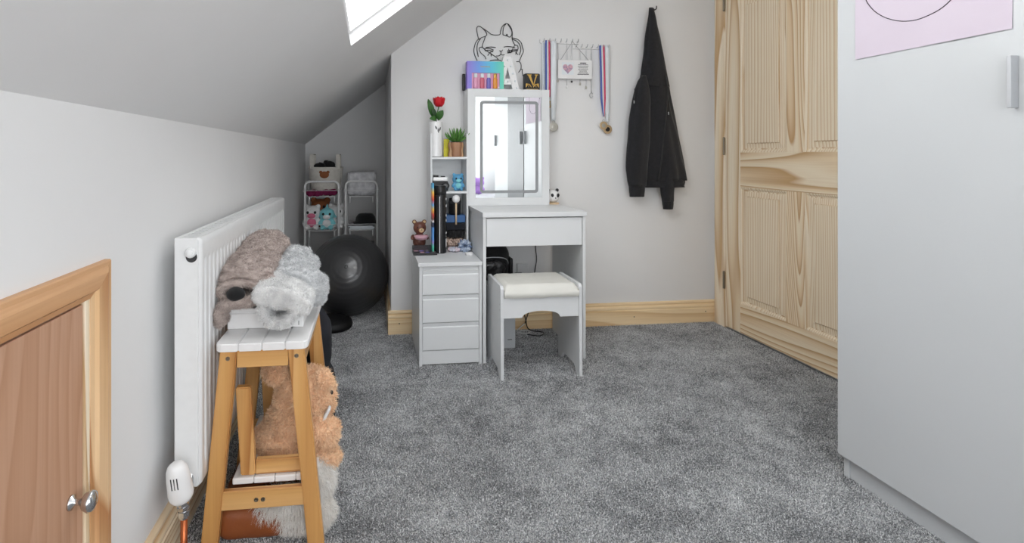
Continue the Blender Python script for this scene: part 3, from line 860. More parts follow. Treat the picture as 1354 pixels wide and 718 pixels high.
for k in range(L_):
    k2 = (k + 1) % L_
    g.quad((o_[k][0], MY + .0036, o_[k][1]), (o_[k2][0], MY + .0036, o_[k2][1]), (i_[k2][0], MY + .0036, i_[k2][1]), (i_[k][0], MY + .0036, i_[k][1]))
g.done('light_strip', 'led', dm)
# the mirror door stands a hair open, hinged on its left edge
hinge_m = Matrix.Translation((MX0, MY + .0155, 0)) @ Matrix.Rotation(.014, 4, 'Z') @ Matrix.Translation((-MX0, -MY - .0155, 0))
for o_ in [dm] + [c for c in bpy.data.objects if c.parent == dm]: o_.data.transform(hinge_m)

# chest of three drawers
CX0, CX1, CY0, CY1, CT = .229, .532, 2.425, 2.853, .493
ch = thing('drawer_chest', 'narrow white chest of three drawers left of the dressing table', 'drawers', ((CX0 + CX1) / 2, 2.64, 0))
G().box(CX0 - .006, CX1, CY0 - .008, CY1, CT - .018, CT, .0015, 2).done('top', W, ch)
for x0 in (CX0, CX1 - .014): G().box(x0, x0 + .014, CY0, CY1, 0, CT - .0185, .001, 1).done('side_panel', W, ch)
G().box(CX0 + .0145, CX1 - .0145, CY1 - .006, CY1, .03, CT - .0185).done('back_panel', W, ch)
G().box(CX0 + .0145, CX1 - .0145, CY0 + .004, CY0 + .018, .008, .072, .001, 1).done('plinth', W, ch)
G().box(CX0 + .0145, CX1 - .0145, CY0 + .010, CY0 + .022, .0725, CT - .0185).done('inner_front', W, ch)
for z0, z1 in ((.078, .186), (.2085, .318), (.341, .436)):
    # drawer front with a finger groove bevelled along its top edge
    dd = G().prism([(CY0 + .0095, z0), (CY0, z0), (CY0, z1 - .004), (CY0 + .005, z1), (CY0 + .0095, z1)], 'x', CX0 + .016, CX1 - .016).done('drawer', W, ch)
    G().prism([(CY0 + .0095, z1 + .0003), (CY0 + .006, z1 + .0003), (CY0 + .0015, z1 + .018), (CY0 + .0095, z1 + .018)], 'x', CX0 + .0165, CX1 - .0165).done('finger_pull', W, dd)
for z in (.44, .36, .27, .12): G().lathe([(.003, 0), (.003, .0006), (0, .0006)], (CX0, CY0 + .035, z), 10, axis=(-1, 0, 0)).done('screw_cap', 'steel', ch)

# open shelf standing on the chest
HX0, HX1, HY0, HY1 = .316, .521, 2.715, 2.870
hs = thing('shelf_unit', 'slim white open shelf unit standing on the drawer chest', 'shelf', ((HX0 + HX1) / 2, 2.77, CT))
for x0 in (HX0, HX1 - .010): G().box(x0, x0 + .010, HY0, HY1, CT + .0005, 1.118, .0008, 1).done('side_panel', W, hs)
for z in (.994, .810): G().box(HX0 + .0102, HX1 - .0102, HY0 + .001, HY1, z - .012, z, .0008, 1).done('shelf', W, hs)
G().box(HX0 + .0102, HX1 - .0102, HY1 - .004, HY1, CT + .001, .981).done('back_panel', W, hs)

# dressing stool
QX0, QX1, QY0, QY1 = .575, .953, 2.232, 2.500
qs = thing('dressing_stool', 'white stool with cream padded seat and arched cutouts at dressing table', 'stool', ((QX0 + QX1) / 2, 2.36, 0))
def side_outline():
    ym = (QY0 + QY1) / 2
    pts = [(QY0, 0), (QY0 + .035, 0)]
    pts += [(QY0 + .040 + .030 * t, .036 * math.sin(t * PI / 2)) for t in (.15, .35, .6, .85, 1)]
    pts += [(ym, .038)]
    pts += [(QY1 - .040 - .030 * t, .036 * math.sin(t * PI / 2)) for t in (1, .85, .6, .35, .15)]
    pts += [(QY1 - .035, 0), (QY1, 0), (QY1 - .006, .405)] + [(QY1 - .006 - .012, .418), (QY0 + .006 + .012, .418), (QY0 + .006, .405)]
    return pts
for x0 in (QX0, QX1 - .014): G().prism(side_outline(), 'x', x0, x0 + .014).done('side_panel', W, qs)
for y0 in (QY0 + .012, QY1 - .028):
    xa, xb = QX0 + .0145, QX1 - .0145; xm = (xa + xb) / 2
    ap = [(xa, .272)] + [(xm + .088 * math.cos(a), .272 + .030 * math.sin(a) ** .9) for a in np.linspace(PI - .01, .01, 15)] + [(xb, .272), (xb, .365), (xa, .365)]
    G().prism(ap, 'y', y0, y0 + .014).done('apron', W, qs)
G().box(QX0 + .0145, QX1 - .0145, QY0 + .028, QY1 - .03, .350, .365).done('seat_base', W, qs)
cu = G()
def cush(u, v):
    x = QX0 + .0155 + (QX1 - QX0 - .031) * u; y = QY0 + .004 + (QY1 - QY0 - .012) * v
    e = min(u, 1 - u) / .06; e2 = min(v, 1 - v) / .08
    return x, y, .395 + .026 * (min(1, e) ** .5) * (min(1, e2) ** .4) + .002 * noise.noise(Vector((x * 30, y * 30, 0)))
cu.grid(lambda u, v: Vector(cush(u, v)), 30, 24)
rimlo = lambda u, v: Vector((cush(u, v)[0], cush(u, v)[1], .363 + .004 * noise.noise(Vector((u * 9, v * 9, 3)))))
for (f0) in (lambda t: (t, 0), lambda t: (t, 1), lambda t: (0, t), lambda t: (1, t)):
    cu.grid(lambda t, s, f0=f0: rimlo(*f0(t)).lerp(Vector(cush(*f0(t))), s) + Vector((0, (-.006 * math.sin(PI * s) if f0(.5)[1] == 0 else 0), 0)), 30, 5)
bmesh.ops.remove_doubles(cu.bm, verts=cu.bm.verts[:], dist=1e-4)
cu.done('cushion', 'cream', qs, 60)
for x_, sg in ((QX0, -1), (QX1, 1)):
    for z in (.335, .31): G().lathe([(.0032, 0), (.0032, .0008), (0, .0008)], (x_, QY0 + .018, z), 10, axis=(sg, 0, 0)).done('screw_cap', 'steel', qs)

#@@OBJ2
# ================================================================== alcove: exercise ball, mat disc, two carts and what they hold
bl = G()
prof = []
for k in range(97):
    a = -PI / 2 + PI * k / 96
    r = .250 + (.0011 if (k % 4 == 0 and 8 < k < 92) else 0)
    prof.append((max(r * math.cos(a), 0), r * math.sin(a)))
BAX = Vector((-.02, -.92, .40)).normalized()
bc = Vector((-.138, 3.285, .2495))
bl.lathe(prof, bc, 72, axis=BAX)
be = thing('exercise_ball', 'large dark grey inflated exercise ball in the alcove', 'ball', (bc.x, bc.y, 0))
bo = bl.done('ball_skin', 'ball', be, 'all')
G().lathe([(.011, 0), (.011, .0016), (.006, .0022), (0, .0022)], bc + BAX * .2495, 20, axis=BAX).done('air_plug', 'ball', be, 'all')
dk = thing('balance_disc', 'flat black rubber disc on the carpet in front of the ball', 'balance disc', (-.225, 3.035, 0))
G().lathe([(.10, 0), (.116, .006), (.122, .024), (.116, .044), (.10, .054), (.07, .060), (0, .062)], (-.225, 3.035, .0005), 36).done('cushion', 'blackrub', dk, 'all')
g = G()
for r in (.03, .06, .09): g.tube([(-.225 + r * math.cos(a), 3.035 + r * math.sin(a), .0565 + (.0045 if r < .05 else (.003 if r < .07 else .0005))) for a in np.linspace(0, 2 * PI, 30)[:-1]], .002, 5, closed=True)
g.done('grip_ring', 'blackrub', dk, 'all')['kind'] = 'stuff'

def cart(x0, x1, label):
    y0, y1, zt = 3.62, 3.86, .822
    t = thing('storage_cart', label, 'cart', ((x0 + x1) / 2, (y0 + y1) / 2, 0), 'white wire carts in the alcove')
    for y in (y0, y1):
        r = .035; pth = [(x0, y, .045), (x0, y, zt - r)] + [(x0 + r - r * math.cos(a), y, zt - r + r * math.sin(a)) for a in np.linspace(0, PI / 2, 7)[1:]]
        pth += [(x1 - r + r * math.sin(a), y, zt - r + r * math.cos(a)) for a in np.linspace(0, PI / 2, 7)] + [(x1, y, .045)]
        G().tube(pth, .008, 10).done('end_frame', 'wire', t, 'all')
    for z in (.715, .480, .245, .09):
        bk = G()
        rim = [(x0 - .012, y0 - .016, z + .045), (x1 + .012, y0 - .016, z + .045), (x1 + .012, y1 + .016, z + .045), (x0 - .012, y1 + .016, z + .045)]
        bk.tube(rim + [rim[0]], .0022, 6)
        bot = [(x0 + .02, y0 + .004, z), (x1 - .02, y0 + .004, z), (x1 - .02, y1 - .004, z), (x0 + .02, y1 - .004, z)]
        bk.tube(bot + [bot[0]], .0028, 6)
        for a, b_ in zip(rim, bot): bk.tube([a, b_], .0022, 6)
        for k in range(1, 8):
            x = x0 + .02 + (x1 - x0 - .04) * k / 8; bk.tube([(x, y0 + .004, z), (x, y1 - .004, z)], .0016, 5)
        for k in range(1, 6):
            y = y0 + (y1 - y0) * k / 6; bk.tube([(x0 + .02, y, z), (x1 - .02, y, z)], .0016, 5)
        for x in (x0 + .03, x1 - .03): bk.tube([(x, y0 + .002, z + .001), (x, y0 + .002, z - .04)], .0042, 6)
        bo_ = bk.done('wire_basket', 'wire', t, 'all')
    for x in (x0, x1):
        for y in (y0, y1):
            G().lathe([(.018, -.009), (.022, -.006), (.022, .006), (.018, .009)], (x, y, .0225), 16, axis=(1, 0, 0)).done('castor', 'dgrey', t, 40)
    return t
cart(-.449, -.219, 'white wire cart under the canvas basket beside the knee wall')
cart(-.172, .046, 'white wire cart under the pearly bag beside the alcove side wall')

# canvas basket with a bear patch and handles, dark cloth inside
tb = thing('canvas_basket', 'cream canvas basket with brown bear patch and tall handles', 'basket', (-.317, 3.74, .72))
g = G(); g.loft([(-.322, 3.742, .7205, .085, .095), (-.320, 3.742, .80, .108, .108), (-.318, 3.742, .90, .121, .118), (-.318, 3.742, .921, .122, .119)], 40, cap=False)
q = g.done('basket_wall', 'canvas', tb, 'all', fix=False); s_ = q.modifiers.new('t', 'SOLIDIFY'); s_.thickness = .006; s_.offset = -1
G().lathe([(.083, 0), (.083, .004), (0, .004)], (-.322, 3.742, .7205), 36, sy=1.1).done('basket_base', 'canvas', tb)
for x in (-.408, -.228):
    g = G(); g.box(x - .014, x + .014, 3.665, 3.671, .905, 1.005, .002, 1); g.box(x - .014, x + .014, 3.813, 3.819, .905, 1.005, .002, 1); g.box(x - .014, x + .014, 3.665, 3.819, 1.005, 1.011, .002, 1)
    g.done('handle', 'canvas', tb)
fy = 3.742 - .113
g = G(); g.ell((-.318, fy - .004, .868), (.032, .006, .024)); g.ell((-.343, fy - .003, .886), (.011, .005, .011)); g.ell((-.293, fy - .003, .886), (.011, .005, .011)); g.ell((-.318, fy - .009, .860), (.010, .004, .007))
g.done('bear_patch', 'bearpatch', tb, 'all')
g = G()
for k in range(9): g.ell((-.318 + random.uniform(-.075, .075), 3.742 + random.uniform(-.06, .06), .915 + random.uniform(-.01, .022)), (.035, .035, .026), (random.random(), random.random(), random.random()))
q = smooth_blob(g, .006, 'dark_scarf', 'blackfab', None, .006, 45); tag(q, 'bunched black cloth heaped inside the canvas basket', 'cloth')
g = G()
for k in range(7): g.ell((-.42 + .165 * k / 6, 3.645 + .012 * (k % 2), .742 + random.uniform(-.004, .006)), (.026, .022, .024))
q = smooth_blob(g, .005, 'magenta_cloth', 'magenta', None, .004, 60); tag(q, 'folded magenta cloth in the top tray before the basket', 'cloth')
# pearly crinkled bag
g = G(); g.box(-.165, .040, 3.665, 3.83, .719, .885, .02, 3)
q = smooth_blob(g, .006, 'pearl_bag', 'silverbag', None, .007, 22, iters=3); tag(q, 'crinkled pearly white bag in the top tray of the cart', 'bag')

def plush(name, label, c, s, body, belly=None, ears='round', eye='black', cat='soft toy', face=-1, extra=None, grp=None):
    """small seated soft toy facing the camera; c is the point it sits on"""
    t = thing(name, label, cat, c, grp); c = Vector(c)
    g = G(); g.ell(c + Vector((0, 0, .30 * s)), (.30 * s, .25 * s, .30 * s)); g.ell(c + Vector((0, -.03 * s, .72 * s)), (.36 * s, .30 * s, .31 * s))
    for k in (-1, 1):
        g.ell(c + Vector((k * .30 * s, -.10 * s, .36 * s)), (.09 * s, .10 * s, .18 * s), (0, -k * .5, 0))
        g.ell(c + Vector((k * .19 * s, -.24 * s, .11 * s)), (.12 * s, .17 * s, .11 * s))
        if ears == 'round': g.ell(c + Vector((k * .25 * s, 0, .98 * s)), (.12 * s, .07 * s, .12 * s))
        elif ears == 'fin': g.ell(c + Vector((k * .36 * s, 0, .62 * s)), (.14 * s, .05 * s, .07 * s), (0, k * .5, 0))
    if ears == 'fin': g.ell(c + Vector((0, 0, 1.06 * s)), (.06 * s, .08 * s, .16 * s))
    q = smooth_blob(g, .045 * s, 'body', body, t, .01 * s, 8 / s)
    for k in (-1, 1): G().ell(c + Vector((k * .15 * s, -.315 * s, .76 * s)), (.055 * s, .03 * s, .06 * s), u=12, v=8).done('eye', eye, t, 'all')
    if belly:
        G().ell(c + Vector((0, -.30 * s, .62 * s)), (.17 * s, .07 * s, .11 * s)).done('muzzle', belly, t, 'all')
        G().ell(c + Vector((0, -.20 * s, .32 * s)), (.19 * s, .10 * s, .19 * s)).done('belly_patch', belly, t, 'all')
    return t
zt2 = .4835
plush('plush_animal', 'white soft toy with pink mouth in the cart tray', at(416, 299, 3.67) * 1.0 if False else (-.405, 3.665, zt2), .165, 'whitefl', 'hotpink')
plush('plush_shark', 'teal blue soft toy with white belly in the cart tray', (-.302, 3.655, zt2), .150, 'teal', 'whitefl', 'fin')
plush('plush_panda', 'white and black eyed soft toy behind the cart frame', (-.240, 3.72, zt2), .165, 'whitefl', None, 'round')
plush('plush_bear', 'brown soft bear at the back of the cart tray', (-.36, 3.80, zt2), .20, 'bearpatch', None, 'round')
q = G(); 
for k in range(6): q.ell((-.40 + .13 * k / 5, 3.70 + .03 * (k % 2), .275 + .01 * (k % 3)), (.035, .04, .03))
tag(smooth_blob(q, .006, 'dark_pouch', 'blackfab', None, .005, 40), 'black bundle of fabric in the lower tray beside the knee wall', 'cloth')
q = G(); q.lathe([(.085, 0), (.095, .012), (.075, .018), (.068, .05), (.05, .072), (0, .078)], (-.035, 3.74, .5105), 32)
tag(q.done('felt_hat', 'blackfab', None, 'all'), 'round black felt hat lying on the magazines in the cart', 'hat')
for k, (dx, m_) in enumerate(((0, 'mag'), (.006, 'ribwhite'), (-.006, 'mag'))):
    mg = thing('magazine', ['patterned magazine lying lowest on the cart tray', 'plain white booklet between two magazines on the cart', 'patterned magazine directly under the black felt hat'][k], 'magazine', (-.06, 3.74, .484 + k * .0085))
    G().box(-.150 + dx, .022 + dx, 3.64, 3.84, .4832 + k * .0088, .4915 + k * .0088, .001, 1).done('pages', 'ribwhite', mg)
    G().box(-.151 + dx, .023 + dx, 3.639, 3.841, .4916 + k * .0088, .4919 + k * .0088).done('cover', m_, mg)
rb = thing('red_tin', 'dark red lidded tin in the lower tray of the cart', 'tin', (-.02, 3.74, .249))
G().box(-.10, .025, 3.67, 3.81, .2485, .355, .006, 2).done('base', mat('tin_red', (110, 26, 30), .4), rb)
G().box(-.102, .027, 3.668, 3.812, .3555, .375, .006, 2).done('lid', mat('tin_dark', (40, 28, 30), .4), rb)

# ================================================================== soft things round the step stool
def folded(g, path, Yn, Yf, r, drift=(0, 0), taper=.75, steps=10):
    """a thick sheet whose end shows the folded outline path (pixels at depth Yn), running back to Yf"""
    P0 = [at(x, y, Yn) for x, y in path]
    P0 = spline(P0, 6)
    for k in range(steps + 1):
        pass
    rows = []
    for k in range(steps + 1):
        f = k / steps; Y = Yn + (Yf - Yn) * f
        e = 1 - (1 - taper) * max(0, (abs(f - .5) - .38) / .12) ** 2
        ring = []
        n = len(P0); rr = r * e
        up, lo = [], []
        for i, p in enumerate(P0):
            t = P0[min(i + 1, n - 1)] - P0[max(i - 1, 0)]; nx, nz = -t.z, t.x; L = math.hypot(nx, nz) or 1
            nx /= L; nz /= L
            w = rr * (1 + .18 * noise.noise(Vector((i * .35, Y * 14, r * 99))))
            bx_, bz_ = p.x + drift[0] * f, p.z + drift[1] * f
            up.append((bx_ + nx * w, Y, bz_ + nz * w)); lo.append((bx_ - nx * w, Y, bz_ - nz * w))
        def cap_(p, q, c):
            return []
        a0 = P0[-1] - P0[-2]; a0.normalize(); a1 = P0[0] - P0[1]; a1.normalize()
        c0 = P0[-1] + Vector((drift[0] * f, 0, drift[1] * f)) + a0 * rr * .9; c1 = P0[0] + Vector((drift[0] * f, 0, drift[1] * f)) + a1 * rr * .9
        rows.append(up + [(c0.x, Y, c0.z)] + lo[::-1] + [(c1.x, Y, c1.z)])
    b_ = g.bm; V = [[b_.verts.new(p) for p in row] for row in rows]
    for A, B in zip(V, V[1:]):
        for k in range(len(A)): b_.faces.new((A[k], A[(k + 1) % len(A)], B[(k + 1) % len(A)], B[k]))
    for row in (V[0], V[-1]):
        n = len(P0)
        for i in range(n - 1): b_.faces.new((row[i], row[i + 1], row[2 * n - 1 - i], row[2 * n - i]))
        b_.faces.new((row[n - 1], row[n], row[n + 1])); b_.faces.new((row[0], row[2 * n], row[2 * n + 1]))
    bmesh.ops.recalc_face_normals(b_, faces=b_.faces[:])
    return g
def fleece(name, m, parent, path, Yn, Yf, r, drift=(0, 0), pile=9000, seed=1, amp=.005, plen=.008):
    q = smooth_blob(folded(G(), path, Yn, Yf, r, drift), .005, name, m, parent, amp, 30, 5, seed)
    fur(q, pile, plen, .0006, M[m] if isinstance(m, str) else m, 'pile', q, droop=.5)
    return q
ta = thing('taupe_fleece', 'taupe fleece garment with black pompom nose folded against the radiator', 'fleece', (-.31, 1.53, .573))
fleece('hanging_fold', 'brownfl', ta, [(289, 430), (288, 417), (294, 406), (310, 402), (332, 400)], 1.385, 1.50, .0125, (0, .0), 9000, 2)
fleece('middle_fold', 'brownfl', ta, [(338, 397), (318, 401), (300, 398), (290, 391), (291, 383), (302, 377), (322, 375), (342, 380)], 1.405, 1.62, .012, (.006, .014), 16000, 4)
fleece('top_fold', 'brownfl', ta, [(297, 368), (308, 362), (322, 360), (338, 365), (349, 373)], 1.415, 1.80, .0215, (-.006, .040), 22000, 6, .011)
g = G(); g.ell(at(312, 389, 1.398), (.024, .020, .019)); q = g.done('pompom_nose', 'blackfab', ta, 'all')
pg_ = thing('grey_blanket', 'pale grey fleece blanket with white lining rolled on the stool', 'blanket', (-.20, 1.52, .573))
fleece('outer_fold', 'greyfl', pg_, [(364, 385), (372, 376), (386, 371), (402, 377), (408, 388)], 1.45, 1.76, .030, (-.035, .020), 24000, 3, .011)
fleece('side_fold', 'greyfl', pg_, [(402, 388), (412, 391), (420, 397)], 1.47, 1.62, .025, (0, .012), 9000, 5, .006)
fleece('turned_lining', 'whitefl', pg_, [(403, 413), (384, 405), (362, 401), (345, 399), (340, 392), (350, 386), (374, 387), (395, 396), (406, 405)], 1.365, 1.47, .0135, (0, .012), 14000, 7)
fleece('lining_roll', 'whitefl', pg_, [(346, 410), (347, 419), (355, 428), (367, 430), (379, 425), (390, 414)], 1.362, 1.430, .0115, (0, .0), 9000, 8)

# teddy bear sitting on the lower step, looking away from the radiator
TYc = 1.53
td = thing('teddy_bear', 'fluffy apricot teddy bear sitting on the lower step of the stool', 'teddy bear', (-.24, TYc, .173))
def te(g, px, py, Y, r, rot=(0, 0, 0)): g.ell(at(px, py, Y), r, rot, 24, 16)
g = G()
te(g, 374, 588, 1.53, (.084, .085, .088)); te(g, 386, 556, 1.53, (.068, .070, .07))
te(g, 404, 520, 1.53, (.082, .078, .072)); te(g, 428, 530, 1.53, (.036, .042, .036))
te(g, 362, 493, 1.50, (.034, .022, .030)); te(g, 372, 490, 1.60, (.034, .022, .026)); te(g, 428, 500, 1.49, (.026, .022, .024))
te(g, 424, 569, 1.47, (.054, .036, .036), (0, .15, 0)); te(g, 424, 569, 1.60, (.052, .034, .032))
te(g, 423, 604, 1.47, (.058, .040, .036)); te(g, 423, 604, 1.60, (.058, .038, .034))
q = smooth_blob(g, .007, 'body', 'teddy', td, .010, 34, 3, 3)
fur(q, 60000, .013, .0009, M['teddyf'], 'fur', td, droop=.25, rand=.9)
for Y in (1.50, 1.56): G().ell(at(438, 519, Y), (.006, .006, .006), u=12, v=8).done('eye', 'black', td, 'all')
G().ell(at(444, 529, 1.53), (.008, .012, .008), u=12, v=8).done('nose', 'blackfab', td, 'all')
g = G(); g.box(-.004, .004, -.012, .012, -.022, .022, .002, 1, Matrix.Translation(at(431, 548, 1.47)) @ Matrix.Rotation(.5, 4, 'Y')); g.done('label_tag', 'ribwhite', td)
# white fluffy toy slumped on the tan leather bag below
bg = thing('leather_bag', 'soft tan leather bag lying on the carpet under the stool', 'bag', (-.26, 1.44, 0))
g = G(); g.box(-.398, -.15, 1.366, 1.64, .001, .095, .03, 3)
q = smooth_blob(g, .007, 'bag_body', 'leather', bg, .004, 14, 5, 4)
G().tube(spline([(-.33, 1.374, .05), (-.36, 1.40, .085), (-.33, 1.45, .097), (-.29, 1.47, .092)], 6), .005, 8).done('strap', 'leather', bg, 'all')
wf = thing('fluffy_toy', 'white long haired soft toy slumped on the tan leather bag', 'soft toy', (-.19, 1.42, .05))
g = G(); g.ell((-.215, 1.402, .080), (.095, .036, .036)); g.ell((-.140, 1.45, .115), (.036, .055, .055)); g.ell((-.265, 1.398, .075), (.045, .028, .028)); g.ell((-.190, 1.396, .050), (.07, .03, .035)); g.ell((-.140, 1.40, .05), (.04, .03, .04))
q = smooth_blob(g, .007, 'body', 'whitefur', wf, .006, 30, 4, 8)
fur(q, 26000, .022, .0006, M['whitefur'], 'fur', wf, droop=.9)
sg_ = thing('furry_tail_toy', 'small grey brown furry toy squeezed beside the far stool leg', 'soft toy', (-.125, 1.56, .173))
g = G(); g.ell((-.132, 1.58, .150), (.018, .05, .026)); g.ell((-.128, 1.62, .165), (.014, .03, .018))
q = smooth_blob(g, .006, 'body', 'brownfl', sg_, .004, 40, 3, 6)
fur(q, 5000, .014, .0006, M['brownfl'], 'fur', sg_)
# navy drawstring bag behind the stool
nb = thing('navy_bag', 'dark navy drawstring bag with yellow ring print behind the stool', 'bag', (-.24, 1.86, 0))
g = G(); g.ell((-.245, 1.865, .15), (.125, .105, .16), e=.75); g.ell((-.235, 1.85, .34), (.10, .085, .14), e=.8); g.ell((-.225, 1.85, .455), (.045, .04, .04))
g.box(-.35, -.13, 1.775, 1.95, 0.002, .08, .02, 2)
q = smooth_blob(g, .009, 'bag_body', 'navy', nb, .006, 14, 5, 7)
def on_bag(px, py, Y=1.765): return at(px, py, Y)
cc = on_bag(405.5, 449)
G().tube([(cc.x + .013 * math.cos(a), cc.y, cc.z + .016 * math.sin(a)) for a in np.linspace(0, 2 * PI, 24)[:-1]], .0022, 6, closed=True).done('ring_print', 'yellow', nb, 'all')
G().tube(spline([(-.24, 1.80, .47), (-.19, 1.77, .42), (-.20, 1.765, .30), (-.22, 1.77, .15)], 6), .004, 8).done('drawstring', 'black', nb, 'all')
#@@OBJ3
# ================================================================== things on the shelf unit
SH1, SH2 = .9945, .8105
# vase and rose
vc = Vector((.352, 2.775, SH1))
va = thing('vase', 'white ceramic cylinder vase with grey leaf motif holding the rose', 'vase', vc)
G().lathe([(.030, 0), (.036, .004), (.037, .05), (.036, .185), (.034, .190), (.031, .188), (.031, .02), (0, .018)], vc, 36).done('body', 'porc', va, 50)
for k, (dx, dz, an) in enumerate(((.004, .145, -.5), (.014, .138, .4), (.010, .128, .0))):
    g = G()
    for j in range(7):
        pass
    def leafpt(u, v, dx=dx, dz=dz, an=an):
        l = (u - .0) * .026; w = .005 * math.sin(PI * u) * (v - .5) * 2
        x = dx + math.sin(an) * l + math.cos(an) * w; z = dz + math.cos(an) * l - math.sin(an) * w
        y = -math.sqrt(max(.0372 ** 2 - x * x, 0)); return vc + Vector((x, y, z))
    g.grid(leafpt, 8, 3); q = g.done('leaf_motif', 'grey', va, 'all', fix=False)
    s_ = q.modifiers.new('t', 'SOLIDIFY'); s_.thickness = .0004
rs = thing('rose', 'single red rose with green leaves standing in the white vase', 'rose', vc + Vector((0, 0, .02)))
bloom = at(580.5, 135, 2.765)
stem = spline([vc + Vector((.002, 0, .022)), vc + Vector((.006, -.002, .16)), vc + Vector((.002, -.004, .21)), bloom - Vector((0, 0, .022))], 8)
G().tube(stem, .0028, 8).done('stem', 'leaf', rs, 'all')
def petal(rad, h, a0, spread, flare):
    def f(u, v):
        a = a0 + (u - .5) * spread; hh = h * v * (1 - .18 * abs(u - .5) * 2)
        r = rad * (.45 + .75 * math.sin(PI * (.12 + .62 * v))) - rad * .12 + flare * max(0, v - .7)
        return bloom + Vector((r * math.cos(a), r * math.sin(a), -.024 + hh))
    q = G().grid(f, 8, 8).done('petal', 'red', rs, 'all', fix=False); s_ = q.modifiers.new('t', 'SOLIDIFY'); s_.thickness = .0009
for k in range(3): petal(.010, .054, k * 2.1, 2.6, .001)
for k in range(5): petal(.020, .054, .5 + k * 1.2566, 1.7, .006)
for k in range(6): petal(.028, .048, .2 + k * 1.047, 1.5, .03)
def leafblade(base, tip, w, name, m, parent, cup=.3):
    base, tip = Vector(base), Vector(tip); d = tip - base; L = d.length
    side = d.cross(Vector((0, -1, .2))).normalized(); nrm = side.cross(d).normalized()
    def f(u, v):
        ww = w * math.sin(PI * min(1, u * .92 + .06)) ** .8; s = (v - .5) * 2
        return base + d * u + side * ww * s + nrm * (abs(s) * ww * cup + L * .12 * math.sin(PI * u))
    q = G().grid(f, 8, 4).done(name, m, parent, 'all', fix=False); s_ = q.modifiers.new('t', 'SOLIDIFY'); s_.thickness = .0006
for a, b_, w_ in (((572, 154), (566, 131), .017), ((577, 157), (568, 157), .015), ((578, 157), (586, 146), .020), ((579, 157), (584, 156), .014), ((576, 156), (571, 141), .012)):
    leafblade(at(*a, 2.765), at(*b_, 2.745), w_, 'leaf', 'leaf' if w_ > .012 else 'leafd', rs)
for k in range(5):
    a = k * 1.2566; leafblade(bloom + Vector((.004 * math.cos(a), .004 * math.sin(a), -.019)), bloom + Vector((.020 * math.cos(a), .020 * math.sin(a), -.012)), .004, 'sepal', 'leafd', rs)
# yellow card
yc = thing('yellow_card', 'yellow green card standing between vase and succulent pot', 'card', (.413, 2.80, SH1))
G().box(.400, .432, 2.806, 2.809, SH1, SH1 + .098, .0008, 1).done('front_sheet', 'ylw', yc)
G().prism([(2.809, SH1 + .098), (2.812, SH1 + .098), (2.838, SH1), (2.835, SH1)], 'x', .404, .428).done('back_strut', 'ylw', yc)
# succulent
pc = Vector((.462, 2.766, SH1))
pt_ = thing('succulent', 'spiky green succulent in a bark textured pot on the shelf', 'plant', pc)
g = G(); nrow = 10
rows = [(pc.x, pc.y, pc.z + .078 * k / nrow, .040 + .002 * math.sin(k), .036, .035, 9, .25 * math.sin(k * .7)) for k in range(nrow + 1)]
g.loft(rows, 54); g.done('pot', 'bark', pt_, 30)
G().lathe([(.036, 0), (.030, .004), (0, .005)], pc + Vector((0, 0, .0775)), 24).done('soil', 'dgrey', pt_)
for k in range(30):
    a = k * 2.39996; t = k / 30; el = .35 + 1.1 * (1 - t)
    L = .068 + .018 * random.random(); r0 = .008 * t + .004
    b0 = pc + Vector((r0 * math.cos(a), r0 * math.sin(a), .080))
    d1 = Vector((math.cos(a) * math.cos(el), math.sin(a) * math.cos(el), math.sin(el)))
    p1 = b0 + d1 * L * .55; p2 = p1 + (d1 + Vector((0, 0, .45))).normalized() * L * .45
    g = G(); g.tube(spline([b0, p1, p2], 4), .004, 6, rs=[.0035, .0045, .005, .0052, .0050, .0042, .0032, .002, .0005]); g.done('leaf', 'leafl', pt_, 'all')
# camera
cm = thing('camera', 'small white and black instant camera on the middle shelf', 'camera', (.365, 2.775, SH2))
G().box(.331, .418, 2.752, 2.80, SH2, SH2 + .052, .006, 3).done('body', 'dgrey', cm)
G().box(.334, .415, 2.754, 2.798, SH2 + .0523, SH2 + .074, .005, 2).done('top_housing', 'porc', cm)
G().box(.338, .366, 2.756, 2.79, SH2 + .0743, SH2 + .084, .003, 2).done('viewfinder', 'black', cm)
G().box(.380, .402, 2.760, 2.782, SH2 + .0743, SH2 + .080, .002, 2).done('shutter_button', 'black', cm)
lo = G().lathe([(.021, 0), (.021, .014), (.018, .018), (.013, .018), (.012, .012), (0, .012)], (.401, 2.752, SH2 + .028), 28, axis=(0, -1, 0)).done('lens_barrel', 'black', cm, 40)
G().lathe([(.0118, 0), (.009, .003), (0, .0045)], (.401, 2.739, SH2 + .028), 24, axis=(0, -1, 0)).done('lens_glass', 'grey', lo, 'all')
# small blue toy animal
plush('toy_figure', 'small glossy blue toy animal on the middle shelf', (.472, 2.765, SH2), .088, 'blue', 'teal', 'round', cat='toy')
# tall black tube with a white stripe
tu = thing('black_canister', 'tall black cylinder with thin white stripe standing on the chest', 'canister', (.361, 2.668, CT))
G().lathe([(.030, 0), (.033, .003), (.033, .300), (.032, .302), (.033, .304), (.033, .346), (.030, .350), (0, .350)], (.361, 2.668, CT + .0005), 40).done('body', 'black', tu, 40)
G().box(.3535, .3565, 2.6345, 2.6365, CT + .004, CT + .296).done('stripe', 'porc', tu)
for k, z in enumerate((.03, .075, .10, .165, .19, .24, .275)):
    G().box(.3885, .3925, 2.654 - .002, 2.663, CT + z, CT + z + (.06 if k == 0 else .012), .0003, 1).done('print_mark', 'porc', tu)
